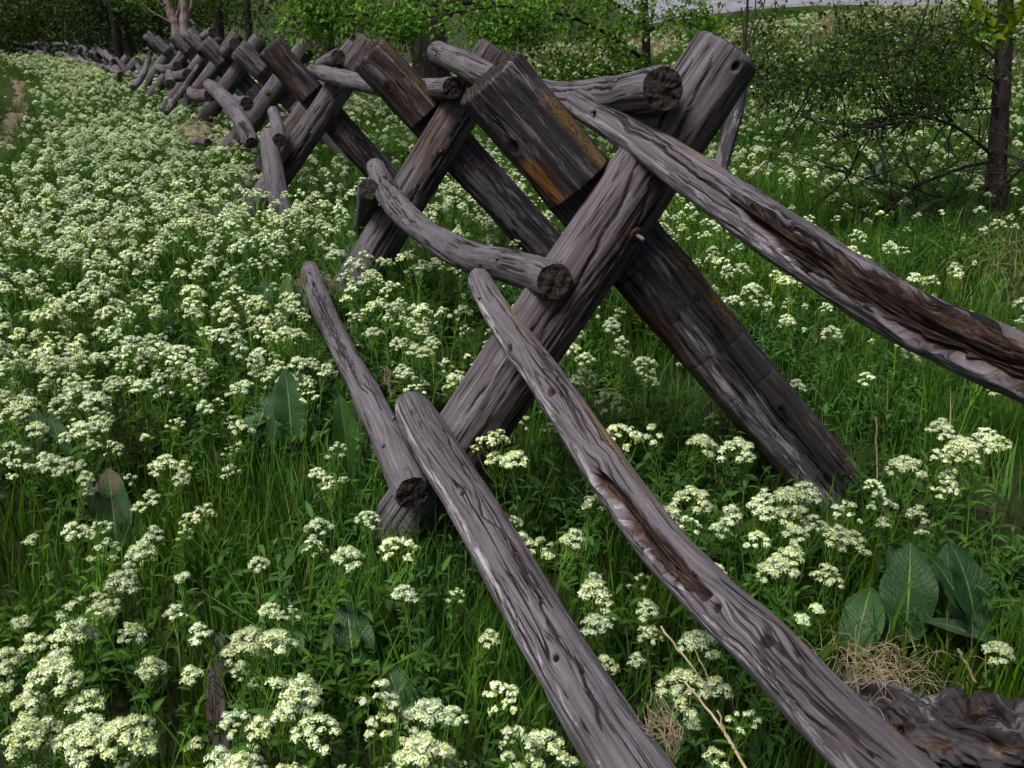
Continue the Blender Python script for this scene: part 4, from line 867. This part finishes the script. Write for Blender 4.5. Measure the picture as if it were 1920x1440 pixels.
# leaves: offset, shape, scale, lean back from upright, turn, roll
dock(545, 800, .18, [(0, 0, 0, 1.15, .15, .2, .1), (-.09, .03, 0, 1.05, .25, -.3, -.2), (.06, .03, 1, .95, .3, .5, .2), (-.2, .05, 1, 1.0, .5, -.5, 0)], 'tall dock of dark upright leaves left of the low rail')
dock(655, 900, .10, [(0, 0, 2, 1.15, .0, .9, -.35), (.03, .05, 2, .7, .2, .2, .2)], 'single bright green dock leaf leaning on the low rail')
dock(655, 770, .20, [(0, 0, 2, .85, .1, 1.1, .1), (.04, .03, 0, .7, .3, .3, 0)], 'small dock between the low rail and the tall dock')
dock(215, 1005, .13, [(0, 0, 4, 1.05, .2, .3, .05), (-.10, .0, 4, .95, .3, -.3, .1), (.08, 0, 4, .8, .3, .8, .1)], 'dock with torn and browned leaves in the left field')
dock(665, 1280, .10, [(0, 0, 1, .95, .35, .2, .1), (.05, .03, 3, .8, .6, .9, 0)], 'dock with one round dark leaf left of the bottom rail')
dock(765, 1330, .10, [(0, 0, 3, .8, .55, .5, 0), (-.04, 0, 3, .7, .6, -.6, 0)], 'low dock leaf touching the bottom rail')
dock(1705, 1175, .14, [(0, 0, 1, 1.15, .22, -.15, -.15), (-.16, -.06, 3, 1.05, .45, -.4, -.2), (.03, .06, 0, .9, .3, .3, 0)], 'broad dock leaf standing upright behind the gnarled log')
dock(1845, 1180, .14, [(0, 0, 1, 1.2, .18, .4, .25), (.03, -.05, 0, 1.1, .5, .8, 0), (-.06, .04, 0, .95, .35, -.1, 0), (.14, -.1, 5, .9, .8, 1.2, 0)], 'dock clump with drooping leaves above the gnarled log')
dock(500, 580, .15, [(0, 0, 0, .9, .2, .3, 0), (.09, 0, 2, .9, .2, -.2, .1), (.2, .02, 0, .8, .3, .5, 0)], 'dock beside the straw-covered rail end')
dock(600, 480, .15, [(0, 0, 0, .9, .3, .2, 0), (.15, .05, 1, .9, .5, -.4, 0), (-.12, .05, 0, .9, .2, .6, 0)], 'dock in the dark gap between the second and third bucks')
dock(405, 420, .16, [(0, 0, 0, 1., .2, .3, 0), (.12, 0, 2, 1.0, .15, -.4, .1), (-.14, 0, 0, .9, .4, .1, 0)], 'dock in front of the third buck foot')
dock(320, 350, .2, [(0, 0, 5, 1.1, .3, .5, 0), (.15, 0, 5, 1.0, .2, -.8, 0), (-.1, .1, 0, 1.0, .2, 0, 0)], 'dock standing in the thick flowers of the left field')
dock(120, 360, .2, [(0, 0, 5, 1.1, .2, .3, 0), (.2, .05, 5, 1.1, .3, -.6, 0)], 'dock poking up at the left edge of the flowers')
dock(225, 205, .22, [(0, 0, 0, 1.1, .2, .3, 0), (.2, 0, 0, 1.2, .1, -.3, 0)], 'distant dock near the trail side of the flowers')
dock(60, 830, .2, [(0, 0, 0, .9, .3, .2, 0), (.1, .02, 0, .85, .4, .6, 0)], 'dock at the left edge under the dense flowers')
dock(1650, 330, .3, [(0, 0, 5, 1.5, .1, 1.4, .2), (-.15, 0, 5, 1.4, .25, -1.2, 0), (.05, 0, 0, 1.4, .0, .9, 0)], 'dark dock in the grass beneath the bare twigs')
dock(1715, 385, .25, [(0, 0, 5, 1.3, .7, 1.3, .2), (-.1, 0, 5, 1.2, .6, -1.3, 0)], 'dark drooping dock near the right-hand tree')
dock(860, 330, .2, [(0, 0, 0, .9, .3, .2, 0), (.12, 0, 1, .8, .4, -.3, 0)], 'dock behind the crossing of the second buck')

# ------------------------------------------------------------------ dry stalks, straw
def stalk(name, lines, label, cat='stalk', mat=DRY, wob=.004):
    pb = PB()
    for pts, r0, r1 in lines:
        c = cr_curve(np.array(pts), 14) + rng.normal(size=(14, 3)) * wob * .3; tube(pb, c, [r0, r1], np.array([.45, .33, .2]), 5)
    o = link(name, pb.mesh(name, mat), None, label=label, category=cat); return o
stalk('dry_stalk', [([at(1238, 1175, 1.85), at(1290, 1240, 1.80), at(1338, 1302, 1.78)], .003, .0022), ([at(1300, 1215, 1.83), at(1325, 1262, 1.80), at(1336, 1300, 1.78)], .002, .002)], 'forked dry brown stalk leaning against the hollow rail')
stalk('dry_stalk', [([at(1284, 1278, 1.7), at(1340, 1345, 1.62), at(1400, 1445, 1.5), at(1430, 1500, 1.45)], .0024, .0035), ([at(1345, 1330, 1.6), at(1362, 1380, 1.57), at(1378, 1405, 1.54)], .002, .002)], 'long dry stalk running to the bottom edge between the rails')
def weed(u, v, Y, label, n=16, seed=1, h=.12):
    r = np.random.default_rng(seed); b = at(u, v, Y); L_ = []
    for i in range(n):
        o = r.normal(size=3) * .02; t = b + np.array([r.normal() * .035 - .02, r.normal() * .02, h * r.uniform(.5, 1.15)]); m = b * .5 + t * .5 + r.normal(size=3) * .012; L_.append(([b + o * .15, m, t], .001, .0005))
        for q in range(2): L_.append(([m, (m + t) / 2 + r.normal(size=3) * .012, t + r.normal(size=3) * .018], .0007, .0004))
    return stalk('dry_weed', L_, label, 'weed')
weed(1255, 1435, 1.45, 'branched tan dead weed against the lower end of the bottom rail', 14, 3, .13)
weed(735, 745, 3.1, 'few dry stems sticking up behind the blunt rail end', 4, 5, .12)
stalk('dry_stalk', [([ground_at(1646, 930, .05), at(1644, 850, 3.25), at(1643, 782, 3.25)], .0035, .0025)], 'thin upright dry stalk right of the dark leg foot')
stalk('dry_stalk', [([at(1830, 1280, 1.85), at(1812, 1245, 1.86), at(1797, 1217, 1.86)], .003, .004)], 'short pale stick standing on the gnarled log')
def straw(c, sx, n, ln, label, seed, drape=.6, host='rail'):
    r = np.random.default_rng(seed); pb = PB()
    for i in range(n):
        p = c + r.normal(size=3) * np.array(sx); d = unit(r.normal(size=3) * np.array([1, 1, .35])) * ln * r.uniform(.4, 1.1); e = p + d - np.array([0, 0, drape * ln * r.uniform(.1, .8)])
        tube(pb, cr_curve(np.array([p, (p + e) / 2 + np.array([0, 0, .25 * ln]) + r.normal(size=3) * .01, e]), 6), [.0009, .0005], np.array([.50, .38, .24]), 3)
    return link('straw_tuft', pb.mesh('straw_tuft', DRY), None, kind='thing', label=label, category='straw', group='tufts of dead straw')
straw(at(585, 535, 5.7) + [0, 0, .02], (.05, .08, .02), 260, .14, 'tuft of dead straw draped over the far end of the low rail', 1, 1.4)
straw(at(368, 248, 9.7) + [0, 0, .03], (.09, .1, .03), 200, .18, 'tuft of dead straw on the short broken log', 2, 1.0)
straw(ground_at(432, 395, .12), (.08, .1, .04), 160, .2, 'straw under the third buck, caught on a hidden log', 3, .6)
straw(at(1650, 1284, 2.02) + [0, 0, .03], (.07, .05, .006), 150, .13, 'bed of dry straw on top of the gnarled log', 4, .3)
straw(ground_at(1900, 490, .35), (.14, .2, .10), 70, .36, 'heap of dry brush at the foot of the right-hand tree', 5, .9)

# ------------------------------------------------------------------ trees
def wander(p0, p1, n, amp, r):
    t = np.linspace(0, 1, n)[:, None]; c = p0 + (p1 - p0) * t; w_ = np.cumsum(r.normal(size=(n, 3)), 0) * amp; w_ -= w_[0] + (w_[-1] - w_[0]) * t; return c + w_
def leaves_at(pb, P_, ln, col, r, var=.35, droop=.4):
    """pointed leaf blades folded on the midrib: two quads each"""
    n = len(P_); d = unit(r.normal(size=(n, 3)) + np.array([0, 0, -droop])); up = unit(r.normal(size=(n, 3)) + np.array([0, 0, 1.2])); sd = unit(np.cross(d, up)); up = np.cross(sd, d)
    L_ = (ln * r.uniform(.6, 1.25, n))[:, None]; wv = L_ * r.uniform(.24, .36, n)[:, None]
    V = np.stack([P_, P_ + d * L_ * .45 + sd * wv + up * wv * .3, P_ + d * L_ - up * L_ * .12, P_ + d * L_ * .45 - sd * wv + up * wv * .3], 1)
    i = np.arange(n)[:, None] * 4; T = np.concatenate([i + np.array([[0, 1, 2]]), i + np.array([[0, 2, 3]])])
    C = np.asarray(col)[None] * r.uniform(1 - var, 1 + var, (n, 1)) * np.stack([r.uniform(.8, 1.25, n), np.ones(n), r.uniform(.7, 1.2, n)], -1)
    pb.add(V.reshape(-1, 3), np.repeat(C, 4, 0), None, T)
def tree(name, base, label, trunk_px, limbs, leafspec, bark, seed, group=None, cat='tree'):
    """trunk_px: list of (point, radius); limbs: list of (points, r0, r1); leafspec: (points, length, colour)"""
    r = np.random.default_rng(seed); root = empty(name, base, label=label, category=cat)
    if group: root['group'] = group
    inv = -np.asarray(base, float)
    pb = PB(); pts = np.array([p for p, _ in trunk_px]); rd = [q for _, q in trunk_px]; c = cr_curve(pts, 30); 
    rn = np.interp(np.linspace(0, 1, 30), np.linspace(0, 1, len(rd)), rd) * (1 + .10 * vnoise(np.stack([np.arange(30) * .7, np.arange(30) * 0., np.arange(30) * 0. + seed], -1), seed)); tube(pb, c + inv, rn, np.zeros(3), 14)
    link('trunk', pb.mesh('trunk', bark), root)
    if limbs:
        for lp, r0, r1 in limbs[:14]:
            q = PB(); tube(q, np.asarray(lp) + inv, [r0, r1], np.zeros(3), 6); link('branch', q.mesh('branch', bark), root)
        if len(limbs) > 14:
            q = PB()
            for lp, r0, r1 in limbs[14:]: tube(q, np.asarray(lp) + inv, [r0, r1], np.zeros(3), 4)
            link('twigs', q.mesh('twigs', TWIG), root, kind='stuff')
    if leafspec:
        q = PB()
        for P_, ln, col in leafspec: leaves_at(q, np.asarray(P_) + inv, ln, col, r)
        link('crown', q.mesh('crown', LEAFM, False), root, kind='stuff')
    return root
def cloud(line, n, sig, r):
    line = np.asarray(line); i = r.integers(0, len(line), n); return line[i] + r.normal(size=(n, 3)) * np.array(sig)
GREEN = np.array([.12, .24, .012]); MID = np.array([.05, .125, .018]); DARK = np.array([.020, .042, .010]); OLIVE = np.array([.045, .068, .014])
def twigs_from(line, k, ln, r, dirb=(0, 0, -.2), n=7):
    out = []
    for _ in range(k):
        p = line[r.integers(1, len(line))]; e = p + unit(r.normal(size=3) + np.array(dirb)) * ln * r.uniform(.5, 1.2); out.append(wander(p, e, n, .012, r))
    return out
# the young tree whose leafy branches hang over the fence
r = np.random.default_rng(71); Yt = 9.0
def a9(u, v, Y=Yt): return at(u, v, Y)
base = ground_at(1214, 290); tb = np.array([base[0], base[1], base[2]]); Yt = base[1]
tp = [(tb, .075), (a9(1212, 130, Yt), .055), (a9(1211, 60, Yt), .052), (a9(1205, -60, Yt), .045), (a9(1190, -420, Yt), .02)]
main = [cr_curve([a9(1208, 112, Yt), a9(1150, 70, Yt - .3), a9(1080, 35, Yt - .7), a9(1000, 15, Yt - 1.0), a9(930, 12, Yt - 1.4), a9(860, 22, Yt - 1.7), a9(790, 36, Yt - 1.9), a9(735, 48, Yt - 2.0)], 40),
        cr_curve([a9(1208, 38, Yt), a9(1160, 10, Yt - .2), a9(1090, -30, Yt - .5), a9(960, -60, Yt - .9)], 24), cr_curve([a9(1060, 30, Yt - .8), a9(1000, 50, Yt - 1.), a9(960, 72, Yt - 1.2), a9(930, 80, Yt - 1.3)], 20),
        cr_curve([a9(1000, 12, Yt - 1.), a9(930, 50, Yt - 1.3), a9(890, 62, Yt - 1.5)], 16), cr_curve([a9(790, 36, Yt - 1.9), a9(720, 25, Yt - 2), a9(640, 30, Yt - 2.1), a9(590, 20, Yt - 2.2)], 20),
        cr_curve([a9(1212, 60, Yt), a9(1280, 30, Yt + .1), a9(1340, 40, Yt + .1)], 16), cr_curve([a9(1212, 130, Yt), a9(1150, 138, Yt - .3), a9(1080, 140, Yt - .5), a9(1030, 158, Yt - .6)], 18), cr_curve([a9(1090, -30, Yt - .5), a9(900, -40, Yt - 1.2), a9(620, -20, Yt - 2.), a9(545, 20, Yt - 2.3)], 26)]
limbs = [(m, .030 if i == 0 else .018, .006) for i, m in enumerate(main)]
tw = sum([twigs_from(m, 26 if i in (0, 4, 7) else 14, .42, r, (-.3, 0, -.35)) for i, m in enumerate(main)], []); limbs += [(t, .004, .0015) for t in tw]
tips = np.concatenate(tw); u1, v1, _ = project(tips)
ls = [(cloud(tips, 9000, (.09, .14, .08), r), .068, GREEN), (cloud(tips, 2200, (.12, .2, .10), r), .06, MID)]
up_ = cloud(np.stack([np.linspace(tb[0] - 2.6, tb[0] + 1.6, 60), np.full(60, Yt - .6), np.full(60, 2.75)], -1), 2600, (.3, .6, .4), r); ls.append((up_, .06, GREEN))
tree('young_tree', tuple(tb), 'young tree with bright green leaves on a branch arching over the near bucks', tp, limbs, ls, BARK, 71)
# the dark tree near the right edge with many bare twigs
r = np.random.default_rng(72); bs = ground_at(1868, 408); Yb = bs[1]
tp = [(bs - [0, 0, .05], .105), (at(1868, 330, Yb), .085), (at(1874, 230, Yb), .078), (at(1882, 100, Yb), .068), (at(1886, -40, Yb), .06), (at(1890, -420, Yb), .03)]
arms_px = [[(1872, 300), (1800, 240), (1750, 225), (1680, 215), (1610, 245), (1555, 275)], [(1790, 235), (1740, 170), (1720, 130), (1690, 90)], [(1880, 285), (1950, 330), (2050, 360)], [(1868, 300), (1780, 320), (1690, 365), (1600, 420), (1550, 450)], [(1870, 395), (1780, 405), (1700, 400), (1650, 392)],
           [(1876, 200), (1800, 205), (1740, 215), (1640, 235), (1540, 222), (1470, 190)], [(1880, 120), (1790, 60), (1700, 50), (1600, 80), (1500, 120), (1440, 150)], [(1882, 60), (1800, 40), (1700, 70), (1560, 130), (1480, 140), (1400, 160)], [(1878, 160), (1790, 120), (1690, 130), (1600, 150), (1500, 145)],
           [(1866, 345), (1780, 372), (1700, 352), (1640, 340), (1590, 330)], [(1884, 40), (1960, 0), (2040, -40)], [(1868, 360), (1940, 300), (2020, 260)], [(1880, 90), (1820, 140), (1740, 190), (1660, 260)], [(1868, 370), (1800, 430), (1720, 455), (1650, 440)]]
main = [cr_curve([at(u, v, Yb - k * .28 - .25 * (i % 3) * (k > 0)) for k, (u, v) in enumerate(a)], 26) + np.cumsum(r.normal(size=(26, 3)), 0) * .004 for i, a in enumerate(arms_px)]
limbs = [(m, .017 if i in (0, 2, 3) else .011, .003) for i, m in enumerate(main)]
tw = sum([twigs_from(m, 15, .75, r, (-.6, -.1, .1), 9) for m in main], []); tw2 = twigs_from(np.concatenate(tw), 200, .3, r, (-.3, 0, 0)); limbs += [(t, .007, .0025) for t in tw] + [(t, .004, .002) for t in tw2]
allt = np.concatenate(tw + tw2); u1, v1, _ = project(allt); sel = allt[(v1 < 195) & (u1 < 1830)]; selb = allt[(v1 >= 150) & (v1 < 420)]
ls = [(cloud(sel[r.integers(len(sel), size=170)], 4600, (.10, .15, .075), r), .044, DARK * 2.0), (cloud(sel[r.integers(len(sel), size=90)], 2200, (.11, .15, .08), r), .044, MID * 1.0), (cloud(selb[r.integers(len(selb), size=60)], 1100, (.06, .1, .05), r), .03, DARK * 1.6)]
nr_ = cr_curve([at(1930, 10, 4.2), at(1880, 25, 4.1), at(1830, 40, 4.0)], 12); ls.append((cloud(nr_, 90, (.05, .06, .045), r), .06, GREEN * .65))
ls.append((cloud(np.array([at(1700, -250, Yb), at(1850, -300, Yb), at(2000, -200, Yb), at(1900, -450, Yb), at(1600, -200, Yb - .5)]), 3000, (.5, .6, .35), r), .05, MID))
limbs.insert(3, (np.array([at(2080, -40, 4.6), at(1960, -5, 4.3), at(1890, 22, 4.1), at(1828, 44, 4.0)]), .006, .002))
tree('thorny_tree', tuple(bs), 'dark tree near the right edge with many bare thin twigs', tp, limbs, ls, BARK, 72)
# several-stemmed bare bush between them
b3 = ground_at(1398, 175); r = np.random.default_rng(73); Y3 = b3[1]
tp = [(b3, .045), (at(1396, 90, Y3), .035), (at(1400, 40, Y3), .025), (at(1404, -60, Y3), .018)]
limbs = [(cr_curve([at(1396, 95, Y3), at(1393, 50, Y3), at(1390, 14, Y3)], 10), .02, .012), (cr_curve([at(1398, 92, Y3), at(1420, 50, Y3), at(1432, 10, Y3), at(1445, -60, Y3)], 12), .02, .01), (cr_curve([at(1400, 85, Y3), at(1415, 30, Y3), at(1418, -50, Y3)], 12), .016, .01)]
tree('bare_bush', tuple(b3), 'bare bush of four thin upright stems beyond the near post top', tp, limbs, [(cloud(np.array([at(1395, 110, Y3 - .4), at(1440, 90, Y3 - .4), at(1470, 60, Y3 - .5)]), 500, (.25, .3, .12), r), .05, MID * .9)], BARK, 73)

def plain_tree(u, v, Y, h, cr_c, cr_r, n, ln, col, label, seed, bark=BARK, rt=.16, name='leafy_tree', lean=0.0, nl=6, group='trees beyond the field'):
    r = np.random.default_rng(seed); b = at(u, v, Y); b[2] = terrain(b[0], b[1]); tops = b + np.array([lean, 0, h * .8])
    tp = [(b - [0, 0, .1], rt * 1.25), (b * .75 + tops * .25 + r.normal(size=3) * .06, rt), (b * .4 + tops * .6 + r.normal(size=3) * .1, rt * .7), (tops, rt * .25)]
    limbs, ends = [], []
    for i in range(nl):
        f = r.uniform(.22, .8); p = b * (1 - f) + tops * f; e = p + np.array([r.normal() * cr_r[0] * .6, r.normal() * cr_r[1] * .6, r.uniform(-.1, .5) * cr_r[2]]); w_ = wander(p, e, 12, .05, r); limbs.append((w_, rt * .3, rt * .06)); ends.append(w_[4:])
    cen = b + np.array([lean * .6, 0, cr_c]); k = 46; q = unit(r.normal(size=(k, 3))) * (r.uniform(.25, 1, (k, 1)) ** .5) * np.array(cr_r) + cen
    q = np.concatenate([q] + [e[::3] for e in ends]); q = q[q[:, 2] > b[2] + .25]
    pts = cloud(q, n, (cr_r[0] * .13, cr_r[1] * .13, cr_r[2] * .10), r)
    return tree(name, tuple(b), label, tp, limbs, [(pts, ln, col)], bark, seed, group)
LT = [(-30, 95, 50, 7, 2.6, (4.6, 3, 2.6), 7000, .26, MID * .8, 'light green leafy tree at the far left edge of the view'), (45, 95, 56, 8, 3.0, (4.4, 3, 3.0), 7500, .26, OLIVE, 'olive tree behind the low far fence, second from the left edge'),
      (110, 100, 47, 8, 2.9, (4.4, 3, 2.8), 9000, .22, OLIVE * .85, 'olive tree with low boughs over the far end of the fence'), (175, 105, 42, 7, 2.7, (3.9, 3, 2.6), 9000, .2, OLIVE * .75, 'dark olive tree left of the black trunk'),
      (246, 92, 33, 7, 3.3, (2.9, 2.6, 2.4), 8000, .16, DARK * 1.1, 'dark tree with a black trunk at the bend of the fence'), (222, 112, 30, 6, 3.2, (2.1, 2, 2.2), 5000, .15, DARK * 1.2, 'thin dark tree beside the black trunk at the fence bend'),
      (410, 80, 26, 7, 3.4, (2.4, 2.0, 2.3), 4200, .12, MID * .75, 'green tree behind the furthest upright bucks'), (470, 80, 30, 7, 3.6, (3.0, 2.4, 2.6), 4200, .13, MID * .6, 'dark green tree behind the fourth buck'),
      (300, 60, 48, 8, 2.9, (4.4, 3, 3.0), 9000, .2, DARK * 1.2, 'dark tree filling the gap behind the dead trunks')]
for i, a in enumerate(LT): plain_tree(*a, 600 + i, rt=.14 if a[2] > 32 else .17 if a[0] == 246 else .12)
# trunks close behind the fence
for (u, v, Y, h, cc, crr, n_, ln, col, lab, rt, sd) in [(608, 150, 15.5, 6, 3.4, (1.8, 1.6, 1.5), 3200, .08, MID * .7, 'dark trunk with hanging leaves behind the third buck', .15, 701), (815, 190, 17.0, 6, 3.6, (1.9, 1.6, 1.3), 2600, .08, MID * .8, 'grey flared trunk behind the second buck', .30, 702)]:
    plain_tree(u, v, Y, h, cc, crr, n_, ln, col, lab, sd, rt=rt)
# two bare pale trunks
for (pl, lab, sd) in [([(332, 62), (322, 30), (312, 0), (300, -60)], 'pale bare trunk leaning left behind the far bucks', 711), ([(347, 60), (346, 20), (345, -30), (343, -90)], 'straight grey bare trunk behind the far bucks', 712)]:
    Yd = 24.5; b = at(*pl[0], Yd); b[2] = terrain(b[0], b[1]); tp = [(b, .16)] + [(at(u, v, Yd), .12 - .02 * i) for i, (u, v) in enumerate(pl)]
    r = np.random.default_rng(sd); u0, v0 = pl[1]
    limbs = [(cr_curve([at(u0 + 2, v0 + 14, Yd), at(u0 + 14, v0 - 16, Yd), at(u0 + 16, v0 - 60, Yd)], 10), .05, .02), (cr_curve([at(u0, v0 + 10, Yd), at(u0 + 18, v0 + 24, Yd), at(u0 + 20, v0 + 34, Yd)], 8), .035, .02), (cr_curve([at(u0 - 4, v0 + 10, Yd), at(u0 - 40, v0 - 10, Yd), at(u0 - 60, v0 - 30, Yd)], 10), .02, .008)]
    tree('dead_tree', tuple(b), lab, tp, limbs, None, PALE, sd, 'bare dead trunks behind the fence')
# far side of the road, closing the view
for i in range(9):
    x = -30 + i * 13.5; plain_tree(0, 0, 1, 9, 4.6, (6.5, 3.5, 4.4), 3600, .42, MID * (.6 + .2 * (i % 3)), f'far tree beyond the roads, number {"one two three four five six seven eight nine".split()[i]} from the left', 800 + i, rt=.2) if False else None
# a blue container on the road, only its foot in view
bc = at(1400, 7, 39.5); bc[2] = terrain(bc[0], bc[1]) + .02
pr = [(.0001, 0), (.27, 0), (.29, .03), (.29, .28), (.31, .30), (.31, .33), (.29, .35), (.29, .60), (.31, .62), (.31, .65), (.29, .67), (.28, .90), (.25, .92), (.0001, .92)]
o = lathe('blue_container', pr, bc, (0, 0, 1), BLUE, None, 24); o['label'] = 'small blue container standing on the grey road at the top edge'; o['category'] = 'container'

# the fence's own origin sits at the foot of its nearest buck
fence.location = FO
for ch in fence.children: ch.location = -FO
